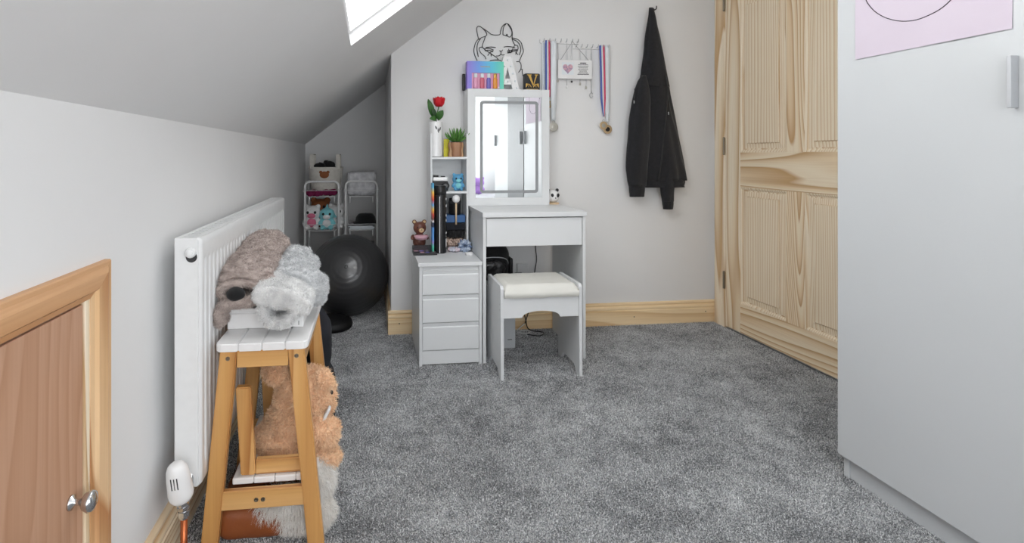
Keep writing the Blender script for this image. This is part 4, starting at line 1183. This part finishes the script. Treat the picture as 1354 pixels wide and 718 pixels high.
# rainbow notebook
rm_, cr_ = gradient_mat('rainbow_cover', [(0, (70, 190, 160)), (.10, (70, 190, 160)), (.16, (150, 130, 200)), (.2, (86, 150, 216)), (.36, (86, 150, 216)), (.38, (30, 44, 74)), (.43, (30, 44, 74)), (.45, (240, 240, 240)), (.48, (110, 60, 50)), (.55, (206, 60, 50)), (.62, (240, 190, 60)), (.68, (80, 170, 220)), (.75, (206, 60, 50)), (.80, (236, 120, 50)), (.86, (244, 200, 70)), (.93, (80, 180, 220)), (1, (60, 150, 200))], 2, CT, CT + .37)
nbk = thing('notebook', 'rainbow striped notebook standing beside the black canister', 'notebook', (.322, 2.668, CT))
G().box(.3165, .3265, 2.640, 2.700, CT + .0005, CT + .365, .002, 2).done('cover', rm_, nbk)
G().box(.3180, .3250, 2.6385, 2.6398, CT + .004, CT + .36).done('page_edge', rm_, nbk)
# stack in the lower compartment
def scrunchie(name, label, c, R, r, m, seed, tilt=0):
    g = G(); nu, nv = 60, 12; c = Vector(c)
    rot = Matrix.Rotation(tilt, 3, 'X')
    V = []
    for i in range(nu):
        a = 2 * PI * i / nu; rr = r * (1 + .28 * math.sin(a * 11 + seed) + .15 * math.sin(a * 19 + 2 * seed)); ro = []
        for j in range(nv):
            b_ = 2 * PI * j / nv; q = rr * (1 + .12 * math.sin(3 * b_ + a * 5 + seed))
            ro.append(g.bm.verts.new(c + rot @ Vector(((R + q * math.cos(b_)) * math.cos(a), (R + q * math.cos(b_)) * math.sin(a), q * math.sin(b_) * .9))))
        V.append(ro)
    for i in range(nu):
        for j in range(nv): g.bm.faces.new((V[i][j], V[(i + 1) % nu][j], V[(i + 1) % nu][(j + 1) % nv], V[i][(j + 1) % nv]))
    return tag(g.done(name, m, None, 'all'), label, 'scrunchie', 'scrunchies on the chest')
scrunchie('scrunchie', 'leopard print satin scrunchie at the bottom of the stack', (.452, 2.772, CT + .036), .028, .0235, 'leop', 1)
scrunchie('scrunchie', 'black satin scrunchie stacked over the leopard print one', (.455, 2.772, CT + .085), .028, .0200, 'blackfab', 2)
scrunchie('scrunchie', 'blue and white satin scrunchie leaning by the table side', (.497, 2.69, CT + .028), .020, .0165, 'scrub', 3, 1.2)
scrunchie('scrunchie', 'pink and grey satin scrunchie lying flat on the chest', (.440, 2.690, CT + .0125), .024, .0095, 'scrpk', 4)
bb = thing('blue_box', 'small blue lidded box balanced on the black scrunchie', 'box', (.455, 2.77, CT + .107))
G().box(.406, .506, 2.735, 2.81, CT + .107, CT + .147, .003, 2).done('base', 'navy', bb)
G().box(.404, .508, 2.733, 2.812, CT + .1475, CT + .187, .003, 2).done('lid', 'bluebox', bb)
jr = thing('black_jar', 'glossy black glass candle jar on the blue box', 'jar', (.457, 2.775, CT + .187))
G().lathe([(.030, 0), (.033, .004), (.034, .04), (.033, .086), (.030, .088), (.029, .084), (.029, .05), (0, .05)], (.457, 2.775, CT + .1875), 32).done('body', 'black', jr, 40)
G().lathe([(.0345, .060), (.0348, .062), (.0348, .072), (.0345, .074)], (.457, 2.775, CT + .1875), 32).done('band', 'dgrey', jr, 'all')
ml = thing('wooden_mallet', 'white ball headed mallet with pale wooden stick before the jar', 'mallet', (.44, 2.70, CT + .14))
g = G(); hb = at(603, 263, 2.705); g.ell(hb, .0215, u=20, v=14); g.done('ball_head', 'porc', ml, 'all')
G().tube([hb, at(603, 297, 2.715)], .0048, 10).done('stick', 'wood', ml, 'all')
pk = thing('white_puck', 'small round white lidded tub at the front of the chest', 'tub', at(619, 335, 2.62))
pk.location = (.500, 2.585, CT)
G().lathe([(.017, 0), (.019, .002), (.019, .008)], (.500, 2.585, CT + .0005), 28).done('base', 'porc', pk, 50)
G().lathe([(.0195, .0083), (.0195, .012), (.017, .014), (0, .0145)], (.500, 2.585, CT + .0005), 28).done('lid', 'porc', pk, 50)
# bear ornament
br_c = Vector((.262, 2.775, CT))
bo2 = thing('bear_ornament', 'brown resin bear ornament holding a pink bowl on the chest', 'ornament', br_c)
g = G()
def be_(dx, dy, dz, r, rot=(0, 0, 0)): g.ell(br_c + Vector((dx, dy, dz)), r, rot)
be_(0, 0, .045, (.036, .032, .045)); be_(.002, -.008, .118, (.036, .033, .034))
for k in (-1, 1):
    be_(k * .027, 0, .150, (.013, .009, .013)); be_(k * .037, -.022, .070, (.012, .022, .012), (.4, 0, k * .3)); be_(k * .022, -.034, .016, (.015, .020, .014))
smooth_blob(g, .004, 'body', 'bearbr', bo2, 0, iters=4)
G().ell(br_c + Vector((.008, -.038, .108)), (.014, .010, .012)).done('muzzle', 'skin', bo2, 'all')
G().ell(br_c + Vector((.009, -.048, .112)), (.004, .003, .003), u=10, v=6).done('nose', 'black', bo2, 'all')
for k in (-1, 1):
    G().ell(br_c + Vector((.004 + k * .016, -.037, .124)), (.0035, .003, .004), u=10, v=6).done('eye', 'black', bo2, 'all')
    G().ell(br_c + Vector((k * .027, -.009, .150)), (.008, .003, .008), u=10, v=6).done('inner_ear', 'skin', bo2, 'all')
    G().ell(br_c + Vector((k * .022, -.053, .016)), (.010, .004, .010), u=10, v=6).done('paw_pad', 'skin', bo2, 'all')
bw_c = br_c + Vector((.006, -.050, .058))
G().lathe([(.012, 0), (.030, .006), (.038, .018), (.039, .024), (.036, .024), (.028, .010), (0, .006)], bw_c, 32, sy=.75).done('bowl', 'pink', bo2, 'all')
# make-up palette with clear lid
pl = thing('makeup_palette', 'black makeup palette with clear lid on the chest corner', 'palette', (.277, 2.645, CT))
G().box(.216, .338, 2.600, 2.690, CT + .0005, CT + .012, .002, 2).done('base', 'black', pl)
for i in range(4):
    for j in range(2):
        G().lathe([(.012, 0), (.012, .0012), (.010, .0016), (0, .0014)], (.234 + i * .0285, 2.623 + j * .042, CT + .012), 18).done('pan', ['dgrey', 'pink', 'lilac', 'grey'][(i + j) % 4], pl, 40)
G().box(.217, .337, 2.686, 2.690, CT + .0125, CT + .038, .001, 1).done('lid_edge', 'black', pl)
G().quad((.217, 2.604, CT + .021), (.337, 2.604, CT + .021), (.337, 2.686, CT + .037), (.217, 2.686, CT + .037)).done('clear_lid', 'clear', pl)

# ================================================================== on the mirror cabinet
TOP = MZ1 + .0005
hm, hcr = gradient_mat('holographic_card', [(0, (150, 120, 220)), (.35, (110, 160, 236)), (.7, (90, 200, 224)), (1, (110, 220, 190))], 0, .525, .735)
gb = thing('gift_box', 'iridescent blue gift box with window showing tubes on mirror cabinet', 'box', (.628, 2.815, TOP))
BX0, BX1, BZ1 = .530, .737, TOP + .158
g = G(); g.box(BX0, BX1, 2.808, 2.846, TOP, BZ1, .001, 1); g.box(BX0, BX0 + .026, 2.800, 2.808, TOP, BZ1); g.box(BX1 - .022, BX1, 2.800, 2.808, TOP, BZ1); g.box(BX0 + .026, BX1 - .022, 2.800, 2.808, TOP + .094, BZ1); g.box(BX0 + .026, BX1 - .022, 2.800, 2.808, TOP, TOP + .006)
g.done('carton', hm, gb)
G().quad((BX0 + .026, 2.8075, TOP + .006), (BX1 - .022, 2.8075, TOP + .006), (BX1 - .022, 2.8075, TOP + .094), (BX0 + .026, 2.8075, TOP + .094)).done('window_backing', 'pinkl', gb)
for k, mm in enumerate(('pinkl', 'rose2', 'lilac', 'orange')):
    x = BX0 + .048 + k * .037
    q = G().lathe([(.010, 0), (.0125, .003), (.0125, .052), (.009, .057), (.009, .060)], (x, 2.8005, TOP + .007), 16, sy=.5).done('tube', mm, gb, 40)
    G().lathe([(.0095, .0605), (.0095, .080), (.007, .083), (0, .083)], (x, 2.8005, TOP + .007), 16, sy=.5).done('cap', 'ribwhite' if k != 3 else 'gold', q, 40)
sq = []
for k in range(40): sq.append((BX0 + .075 + .0014 * k, 2.7995, TOP + .128 + .004 * math.sin(k * 1.1) * (1 if k % 7 else .2)))
G().tube(sq, .0008, 5).done('gold_lettering', 'gold', gb)
la = thing('letter_lamp', 'white letter A marquee lamp on the mirror cabinet', 'lamp', (.785, 2.83, TOP))
lz = .192; lx = .763
def lpt(u, v): return (lx + u, TOP + v)
g = G()
o1 = [lpt(-.068, 0), lpt(-.030, 0), lpt(-.022, .034), lpt(.022, .034), lpt(.030, 0), lpt(.068, 0), lpt(.022, lz), lpt(-.022, lz)]
hole = [lpt(-.014, .066), lpt(.014, .066), lpt(0, .128)]
def a_shape(y0, y1):
    gg = G()
    gg.prism([lpt(-.068, 0), lpt(-.030, 0), lpt(0, .128), lpt(0, lz), lpt(-.022, lz)], 'y', y0, y1)
    gg.prism([lpt(.068, 0), lpt(.030, 0), lpt(0, .128), lpt(0, lz), lpt(.022, lz)], 'y', y0, y1)
    gg.prism([lpt(-.024, .034), lpt(.024, .034), lpt(.016, .066), lpt(-.016, .066)], 'y', y0, y1)
    return gg
a_shape(2.812, 2.850).done('letter_body', 'porc', la)
def rimline(pts):
    return [Vector((p[0], 2.811, p[1])) for p in pts]
g = G(); g.tube(rimline(o1), .0022, 6, closed=True); g.done('raised_rim', 'porc', la, 'all')
for (u, v) in ((0, .170), (-.018, .135), (.018, .135), (.030, .095), (-.030, .095), (.043, .052), (-.043, .052), (.052, .015), (-.052, .015), (0, .05)):
    G().ell((lx + u, 2.811, TOP + v), (.0055, .006, .0055), u=12, v=8).done('bulb', 'ribwhite', la, 'all')
vt_ = thing('playing_card_tin', 'black square tin with gold ornamental V on the mirror cabinet', 'tin', (.905, 2.83, TOP))
TX0, TX1 = .861, .951
G().prism(rrect(TX0, TX1, TOP, TOP + .098, .008, 4), 'y', 2.815, 2.845, .001, 1).done('case', 'black', vt_)
tc_ = (TX0 + TX1) / 2
g = G(); g.prism([(tc_ - .026, TOP + .090), (tc_ - .010, TOP + .090), (tc_ + .008, TOP + .034), (tc_ + .004, TOP + .028)], 'y', 2.8130, 2.8149); g.prism([(tc_ + .004, TOP + .028), (tc_ + .010, TOP + .034), (tc_ + .028, TOP + .088), (tc_ + .021, TOP + .090)], 'y', 2.8130, 2.8149)
g.prism([(tc_ - .030, TOP + .088), (tc_ - .004, TOP + .088), (tc_ - .004, TOP + .092), (tc_ - .030, TOP + .092)], 'y', 2.8130, 2.8149); g.prism([(tc_ + .014, TOP + .088), (tc_ + .034, TOP + .088), (tc_ + .034, TOP + .092), (tc_ + .014, TOP + .092)], 'y', 2.8130, 2.8149)
g.done('gold_initial', 'gold', vt_)
g = G()
for s in (-1, 1):
    sp = [(tc_ + s * (.006 + .030 * t) , 2.8138, TOP + .020 + .018 * math.sin(t * PI)) for t in np.linspace(0, 1, 9)] + [(tc_ + s * (.036 - .008 * (1 - math.cos(a))), 2.8138, TOP + .020 + .012 + .010 * math.sin(a) - .004) for a in np.linspace(.5, 4, 9)]
    g.tube(sp, .0022, 6)
    g.ell((tc_ + s * .032, 2.8138, TOP + .036), (.006, .001, .006), u=10, v=6)
g.done('gold_scroll', 'gold', vt_)['kind'] = 'stuff'
G().box(TX0 + .012, TX1 - .012, 2.8140, 2.8149, TOP + .008, TOP + .0105).done('gold_line', 'gold', vt_)
bd = thing('speaker_puck', 'thin black device standing behind the iridescent gift box', 'device', (.527, 2.857, TOP))
g = G(); g.box(.5245, .5285, 2.81, 2.858, TOP, TOP + .085, .002, 2) if False else g.box(.512, .5285, 2.848, 2.862, TOP, TOP + .095, .004, 2); g.done('case', 'black', bd)
G().box(.516, .5245, 2.8465, 2.8478, TOP + .08, TOP + .088, .0005, 1).done('button', 'dgrey', bd)

# panda figure on the table
pd_c = Vector((1.025, 2.812, VT))
pd = thing('panda_figure', 'small white and black panda head figure on dressing table corner', 'ornament', pd_c)
G().lathe([(.034, 0), (.035, .003), (.034, .008), (0, .008)], pd_c + Vector((0, 0, .0005)), 30).done('wooden_base', 'wood', pd, 40)
g = G(); g.ell(pd_c + Vector((0, 0, .045)), (.036, .034, .036)); g.done('head', 'porc', pd, 'all')
for k in (-1, 1):
    G().ell(pd_c + Vector((k * .026, .002, .078)), (.010, .007, .010), u=12, v=8).done('ear', 'black', pd, 'all')
    G().ell(pd_c + Vector((.004 + k * .015, -.0285, .050)), (.009, .005, .012), (0, k * .5, 0), u=14, v=10).done('eye_patch', 'black', pd, 'all')
G().ell(pd_c + Vector((.004, -.0335, .036)), (.004, .003, .003), u=10, v=6).done('nose', 'black', pd, 'all')
#@@OBJ4
# ================================================================== wall decorations
# cat line art in black wire; lines traced in a 898 x 718 enlargement of the photo region (616,25)-(716,105)
def cpt(x, y, Y=2.890): return at(616 + x / 8.98, 25 + y / 8.975, Y)
cat_lines = [
    [(150, 235), (135, 170), (128, 120), (140, 90), (165, 88), (200, 110), (260, 150), (315, 187), (400, 187), (410, 150), (432, 90), (470, 58), (500, 60), (535, 100), (552, 160), (548, 225)],
    [(200, 110), (235, 150), (248, 185), (232, 205), (190, 220), (150, 245)],
    [(440, 190), (442, 140), (452, 90), (475, 62)], [(440, 190), (485, 200), (525, 215), (545, 180), (540, 130), (500, 65)], [(478, 200), (487, 180), (495, 200)],
    [(150, 238), (115, 285), (95, 370), (105, 430), (135, 495)], [(175, 235), (140, 290), (133, 370), (148, 450)],
    [(232, 205), (218, 250), (200, 300), (198, 335), (235, 370), (300, 415), (360, 455), (385, 482)],
    [(198, 335), (165, 340), (160, 370), (185, 410), (225, 445), (240, 478)],
    [(215, 355), (270, 348), (330, 370)], [(235, 340), (300, 333), (355, 340)], [(225, 378), (280, 372), (325, 392)], [(260, 435), (285, 400), (325, 375)], [(300, 445), (305, 410)],
    [(450, 335), (490, 328), (550, 333), (585, 345)], [(400, 375), (418, 385), (438, 368)], [(418, 385), (415, 415), (395, 437), (360, 440)], [(415, 415), (432, 428), (460, 425)],
    [(490, 380), (540, 370), (610, 365)], [(492, 395), (540, 388), (612, 375)], [(495, 405), (540, 398)], [(508, 355), (520, 400)], [(540, 368), (545, 398)],
    [(548, 225), (560, 270), (585, 310), (612, 315), (620, 350), (608, 385), (590, 420)], [(585, 310), (560, 345), (548, 395)], [(590, 395), (618, 425)],
    [(548, 225), (610, 240), (655, 280), (670, 330), (683, 385), (660, 440), (635, 500)], [(550, 240), (605, 265), (640, 310), (652, 370), (632, 430)],
    [(285, 497), (330, 488), (385, 487), (420, 497)], [(600, 507), (635, 508), (655, 540), (653, 595), (625, 635)], [(653, 595), (670, 600), (670, 640), (680, 680)],
]
ca = thing('cat_wall_art', 'black wire line drawing of a sleepy cat on the back wall', 'wall art', cpt(400, 400, 2.894))
for ln in cat_lines:
    pth = spline([cpt(*p) for p in ln], 5)
    G().tube(pth, .0022, 6).done('wire_line', 'wireblk', ca, 'all')

# two white hook rails
def hook_rail(x0, x1, y0, y1, label):
    a, b_ = at(x0, y0, 2.885), at(x1, y1, 2.885)
    t = thing('hook_rail', label, 'hook rail', ((a.x + b_.x) / 2, 2.893, (a.z + b_.z) / 2))
    zc = (a.z + b_.z) / 2
    G().prism(rrect(a.x, b_.x, zc - .012, zc + .012, .004, 3), 'y', 2.882, 2.8945, .001, 1).done('board', 'porc', t)
    pegs = []
    for k in range(7):
        x = a.x + .016 + (b_.x - a.x - .032) * k / 6
        g = G(); g.tube(spline([(x, 2.882, zc - .002), (x, 2.868, zc - .004), (x, 2.860, zc + .004), (x, 2.858, zc + .012)], 4), .0022, 8); g.done('peg', 'steel', t, 'all')
        pegs.append(Vector((x, 2.866, zc - .003)))
    return pegs
P1 = hook_rail(714, 766, 54.5, 55.5, 'white hook rail on the wall nearer the cat art')
P2 = hook_rail(757, 806, 62, 62.5, 'white hook rail on the wall nearer the black jacket')

def strap(px, w, y_top, y_bot, Y, stripes, parent, taper=0, shift=0, name='ribbon_stripe'):
    """hanging ribbon: folded flat band, each colour stripe its own strip"""
    n = len(stripes)
    for k, (m, f0, f1) in enumerate(stripes):
        def f(u, v):
            s = (f0 + (f1 - f0) * v - .5) * w
            wob = .4 * math.sin(u * 7 + px)
            p = at(px + s * (1 - taper * max(0, (u - .75) / .25)) + shift * u + wob * .3, y_top + (y_bot - y_top) * u, Y)
            p.y = Y + .003 * math.sin(u * 5 + px) + .0004 * k; return p
        q = G().grid(f, 24, 2).done(name, m, parent, 'all', fix=False)
        s_ = q.modifiers.new('t', 'SOLIDIFY'); s_.thickness = .0012
        q2 = G().grid(lambda u, v: f(u, v) + Vector((.002, .010, 0)), 24, 2).done(name, m, parent, 'all', fix=False)
        s_ = q2.modifiers.new('t', 'SOLIDIFY'); s_.thickness = .0012
RWB = (('ribblue', 0, .32), ('ribwhite', .32, .62), ('ribred', .62, 1))
WHT = (('ribwhite', 0, 1),)
def medal(c, r, m, parent, dark=False):
    q = G().lathe([(r * .96, 0), (r, .0006), (r, .0034), (r * .96, .004), (r * .86, .004), (r * .84, .0032), (0, .0032)], c, 32, axis=(0, -1, 0)).done('medal_disc', m, parent, 40)
    c = Vector(c)
    G().lathe([(r * .5, 0), (r * .5, .0012), (r * .42, .0016), (0, .0016)], c + Vector((0, -.0032, 0)), 20, axis=(0, -1, 0)).done('medal_relief', 'black' if dark else 'silverm', q, 40)
    G().tube([(c.x + .007 * math.cos(a), c.y - .001, c.z + r + .004 + .007 * math.sin(a)) for a in np.linspace(0, 2 * PI, 14)[:-1]], .0012, 5, closed=True).done('ring', 'silverm', parent, 'all')
GRM = 'medals hanging on the hook rails'
t = thing('medal', 'medal on tricolour ribbon passing behind the mirror cabinet', 'medal', at(724, 55, 2.87), GRM)
strap(724.5, 6.5, 53, 128, 2.870, RWB, t); medal(at(724.5, 138, 2.874), .024, 'goldm', t)
t = thing('medal', 'medal on narrow pale blue ribbon passing behind the mirror cabinet', 'medal', at(718.5, 55, 2.87), GRM)
strap(718.5, 3.5, 56, 128, 2.874, (('ribwhite', 0, .6), ('ribblue', .6, .75), ('ribwhite', .75, 1)), t); medal(at(718.8, 138, 2.876), .020, 'silverm', t)
t = thing('medal', 'silver medal on white ribbon hanging beside the mirror cabinet', 'medal', at(732, 55, 2.862), GRM)
strap(732.5, 7.5, 54, 160, 2.858, WHT, t, .35, -.3); medal(at(732, 168, 2.860), .0255, 'silverm', t)
t = thing('medal', 'gold medal on tricolour ribbon at the rail end near the jacket', 'medal', at(796, 62, 2.866), GRM)
strap(796, 6.5, 60, 154, 2.866, RWB, t, .75, 3); medal(at(798, 166, 2.868), .024, 'goldm', t)
t = thing('medal', 'black faced medal on white ribbon at the rail end near the jacket', 'medal', at(803, 62, 2.872), GRM)
strap(803.3, 6.8, 60, 161, 2.874, WHT, t, .5, 0); medal(at(803.2, 171, 2.876), .0265, 'goldm', t, True)

# plaque on a string
pq = thing('hanging_plaque', 'white plaque with photo and lettering hung by a grey string', 'plaque', at(760, 92, 2.87))
a, b_ = at(737.5, 104, 2.868), at(782.5, 80, 2.868)
G().box(a.x, b_.x, 2.864, 2.872, a.z, b_.z, .001, 1).done('board', 'porc', pq)
pa, pb = at(743, 98.5, 2.8635), at(758.5, 82.5, 2.8635)
G().box(pa.x, pb.x, 2.8632, 2.8639, pa.z, pb.z).done('photo', 'ribwhite', pq)
pcx, pcz = (pa.x + pb.x) / 2, (pa.z + pb.z) / 2
hp = [(pcx + .0019 * 16 * math.sin(t_) ** 3, pcz + .002 * (13 * math.cos(t_) - 5 * math.cos(2 * t_) - 2 * math.cos(3 * t_) - math.cos(4 * t_))) for t_ in np.linspace(0, 2 * PI, 30)[:-1]]
G().prism(hp, 'y', 2.8626, 2.8631).done('photo_heart', 'photo', pq)
for k in range(8):
    y = 83.5 + k * 2.1; wd = [4, 6.5, 7, 6, 6.5, 5, 6, 7.5][k]
    pth = [at(771 - wd + 2 * wd * j / 40, y + .45 * math.sin(j * 1.9 + k) * (1.5 if k in (0, 7) else 1), 2.8634) for j in range(41)]
    G().tube(pth, .0009 if k not in (0, 7) else .0013, 4).done('lettering_line', 'line', pq)
G().tube([at(740, 81, 2.866), at(757, 55, 2.862), at(779, 81, 2.866)], .0013, 6).done('string', 'grey', pq)

# necklaces and bracelets on the pegs
GRN = 'necklaces hanging on the hook rails'
neck = [(737.5, 57, 109, 'fine silver chain hanging at the plaque edge near the mirror'), (749.5, 57, 117, 'silver chain with white charm hanging below the plaque'), (756, 57, 110, 'silver chain with dark round charm below the plaque'),
        (767, 64, 113, 'short silver chain hanging below the plaque lettering'), (775, 64, 118, 'silver chain with bead drop below the plaque lettering'), (782, 64, 127, 'long beaded necklace with twisted pendant beside the plaque edge')]
for k, (x, y0, y1, lb) in enumerate(neck):
    t = thing('necklace', lb, 'necklace', at(x, y0, 2.874), GRN)
    wv = 1.2
    lft = [at(x - wv * math.sin(PI * u) * .8 + .2 * math.sin(u * 30), y0 + (y1 - 4 - y0) * u, 2.877) for u in np.linspace(0, 1, 14)]
    rgt = [at(x + wv * math.sin(PI * u) * .8, y0 + (y1 - 4 - y0) * u, 2.877) for u in np.linspace(1, 0, 14)]
    G().tube(lft + rgt, .0009 if k < 5 else .0018, 5).done('chain', 'steel', t, 'all')
    c = at(x, y1 - 2, 2.876)
    if k == 5:
        G().tube([(c.x + .010 * math.cos(a_) , c.y, c.z - .004 + .014 * math.sin(a_)) for a_ in np.linspace(.6, 6.0, 18)], .0022, 6).done('pendant', 'steel', t, 'all')
    else:
        G().ell(c, (.006, .003, .009 if k != 2 else .006), u=12, v=8).done('pendant', ['silverm', 'porc', 'dgrey', 'silverm', 'silverm'][k], t, 'all')

# ================================================================== black hooded jacket on its hook
hk = thing('wall_hook', 'small black wall hook holding up the black jacket', 'hook', at(863, 14, 2.894))
hp0 = at(863.5, 13, 2.893)
G().lathe([(.010, 0), (.010, .003), (.006, .005), (0, .005)], (hp0.x, 2.8945, hp0.z), 18, axis=(0, -1, 0)).done('plate', 'black', hk, 40)
G().tube(spline([(hp0.x, 2.890, hp0.z), (hp0.x, 2.868, hp0.z - .006), (hp0.x, 2.856, hp0.z), (hp0.x - .002, 2.852, hp0.z + .012)], 5), .003, 8).done('prong', 'black', hk, 'all')
jk = thing('hooded_jacket', 'black zipped hooded jacket hanging by its hood on the wall', 'jacket', at(866, 130, 2.88))
JY = 2.842
def rows_px(lst, ry, fold=.0, freq=5, yoff=0, twist=.5):
    """lst: (y_px, x_left, x_right) -> loft rows on the wall"""
    out = []
    ys_ = [l[0] for l in lst]
    n = 40
    for k in range(n + 1):
        y = ys_[0] + (ys_[-1] - ys_[0]) * k / n
        xl = np.interp(y, ys_, [l[1] for l in lst]); xr = np.interp(y, ys_, [l[2] for l in lst])
        rr = np.interp(y, ys_, ry) if hasattr(ry, '__len__') else ry
        a, b2 = at(xl, y, JY), at(xr, y, JY)
        out.append(((a.x + b2.x) / 2, JY + yoff, a.z, max((b2.x - a.x) / 2, .002), float(rr), fold, freq, k * .05 * twist + math.sin(k * .35) * .15))
    return out
def jpart(name, lst, ry, fold, freq, yoff=0, m='jersey', parent=None, n=44):
    q = G().loft(rows_px(lst, ry, fold, freq, yoff), n).done(name, m, parent or jk, 'all')
    return q
jpart('hood', [(10, 858.5, 864), (20, 858, 867), (34, 856, 869.5), (48, 854, 873), (62, 852.5, 875.5), (78, 850.5, 878.5), (97, 848, 882), (114, 842, 884)], [.006, .012, .018, .024, .027, .030, .030, .030], .10, 3)
jpart('body', [(96, 851, 881), (112, 843, 884), (125, 842, 886), (150, 842, 891), (180, 843, 897), (205, 846, 902), (225, 849, 906), (239, 851, 907)], [.024, .028, .030, .033, .035, .036, .036, .034], .11, 4, .004)
jpart('hem', [(238, 853, 906), (243, 853, 906), (248, 854, 905)], [.033, .033, .032], .06, 4, .004)
jpart('sleeve', [(100, 847, 852), (108, 842.5, 855), (118, 839, 857.5), (132, 836, 859), (160, 831.5, 858.5), (195, 828, 857), (222, 826.5, 854.5), (238, 827.5, 853), (246, 829, 852)], [.012, .022, .028, .033, .036, .036, .033, .028, .022], .09, 3, -.014)
jpart('cuff', [(244, 830, 851.5), (252, 830.5, 851), (260, 831.5, 850)], [.021, .020, .018], .03, 9, -.014)
jpart('sleeve', [(205, 876, 893), (225, 874, 891.5), (248, 872.5, 890.5), (258, 873, 889.5), (266, 874, 889)], [.02, .026, .027, .024, .020], .09, 3, -.010)
jpart('cuff', [(263, 874, 889), (270, 875, 889), (276.5, 876, 888)], [.019, .018, .017], .03, 9, -.010)
zp = spline([at(x, y, 2.797) for x, y in ((881, 100), (884, 122), (882, 150), (878.5, 185), (875, 215), (872, 240))], 6)
zp = [Vector((p.x, JY - .036 - .003 * math.sin(i * .6), p.z)) for i, p in enumerate(zp)]
G().tube(zp, .0035, 6).done('zip', 'black', jk, 'all')
for x, y in ((838.5, 133), (884, 148)):
    q = at(x, y, JY - .04)
    G().tube(spline([q + Vector((.008, .01, .07)), q + Vector((.003, 0, .035)), q], 4), .002, 6).done('drawstring', 'black', jk, 'all')
    G().tube([q, q - Vector((0, 0, .016))], .0032, 8).done('drawstring_tip', 'steel', jk, 'all')

# ================================================================== under the dressing table
so = thing('wall_socket', 'white wall socket under the dressing table', 'socket', at(691, 356, 2.894))
a, b_ = at(683.5, 365, 2.888), at(699, 348, 2.888)
G().box(a.x, b_.x, 2.884, 2.8945, a.z, b_.z, .003, 2).done('plate', 'porc', so)
G().box(b_.x - .018, b_.x - .010, 2.8825, 2.884, b_.z - .022, b_.z - .008, .0006, 1).done('switch', 'porc', so)
pgx = thing('plug', 'black plug adaptor in the wall socket', 'plug', at(687, 366, 2.88))
c1 = at(687, 366, 2.862)
G().box(c1.x - .022, c1.x + .020, 2.842, 2.8835, c1.z - .028, c1.z + .022, .005, 2).done('body', 'black', pgx)
G().tube(spline([c1 + Vector((0, -.005, -.026)), c1 + Vector((.005, -.01, -.12)), c1 + Vector((.03, -.02, -.24)), Vector((c1.x + .05, 2.84, .012)), Vector((c1.x + .12, 2.80, .006)), Vector((c1.x + .08, 2.75, .006)), Vector((c1.x + .02, 2.78, .006))], 8), .0028, 8).done('cord', 'black', pgx, 'all')
cb = thing('mirror_cable', 'thin black cable hanging down the wall under the table', 'cable', at(707, 350, 2.88))
G().tube(spline([at(708.5, 305, 2.872), at(708, 325, 2.882), at(709.5, 343, 2.884), at(707, 360, 2.884), at(706, 380, 2.884), at(701, 405, 2.868), at(694, 428, 2.86)], 8), .0026, 8).done('flex', 'black', cb, 'all')
G().tube(spline([at(694, 428, 2.86), Vector((.82, 2.83, .008)), Vector((.86, 2.80, .006)), Vector((.90, 2.82, .006)), Vector((.88, 2.845, .006)), Vector((.84, 2.84, .006))], 8), .0026, 8).done('white_lead', 'porc', cb, 'all')
wx = thing('appliance_box', 'white upright box on the carpet behind the dressing stool', 'box', (.675, 2.70, 0))
G().box(.598, .747, 2.60, 2.80, .0005, .318, .004, 2).done('carton', 'ward', wx)
G().box(.705, .728, 2.5992, 2.5998, .045, .050).done('print_mark', 'grey', wx)
G().box(.597, .748, 2.599, 2.801, .3185, .330, .003, 2).done('lid', 'ward', wx)
rk = thing('rucksack', 'black rucksack with shiny front pocket under the dressing table', 'rucksack', (.65, 2.72, .3305))
g = G(); g.ell((.652, 2.73, .435), (.090, .095, .105), e=.7); g.ell((.622, 2.73, .505), (.055, .08, .045), e=.8)
q = smooth_blob(g, .006, 'main_body', 'blackfab', rk, .004, 20, 6, 3)
g = G(); g.ell((.640, 2.650, .400), (.070, .028, .058), e=.7)
smooth_blob(g, .005, 'front_pocket', mat('shiny_black_nylon', (34, 34, 36), .25, bump=.5, bscale=35), rk, .004, 25, 4, 2)
G().tube(spline([(.56, 2.632, .462), (.64, 2.628, .470), (.71, 2.645, .455), (.735, 2.68, .40), (.735, 2.69, .35)], 8), .0028, 6).done('pocket_zip', 'steel', rk, 'all')
G().tube(spline([(.60, 2.70, .545), (.625, 2.70, .555), (.655, 2.71, .54)], 6), .005, 8).done('grab_loop', 'black', rk, 'all')
G().box(.728, .746, 2.64, 2.74, .335, .46, .006, 2).done('side_strap', 'black', rk)

# ================================================================== bed and toys behind the camera (seen only in the mirror)
bd_ = thing('bed', 'low bed with pale grey cover at the end of the room', 'bed', (1.30, -1.05, 0))
G().box(.62, 2.02, -1.72, -.42, .02, .26, .01, 2).done('base', 'ward', bd_)
G().box(.60, 2.03, -1.725, -.40, .2605, .50, .05, 4).done('cover', 'bed', bd_, 40)
plush('plush_cushion', 'large teal soft toy with pink bow on the bed', (1.36, -1.12, .5005), .25, 'teal', 'hotpink', 'round')
plush('plush_cushion', 'large purple soft toy on the bed', (1.50, -1.02, .5005), .21, 'purple', 'hotpink', 'round')
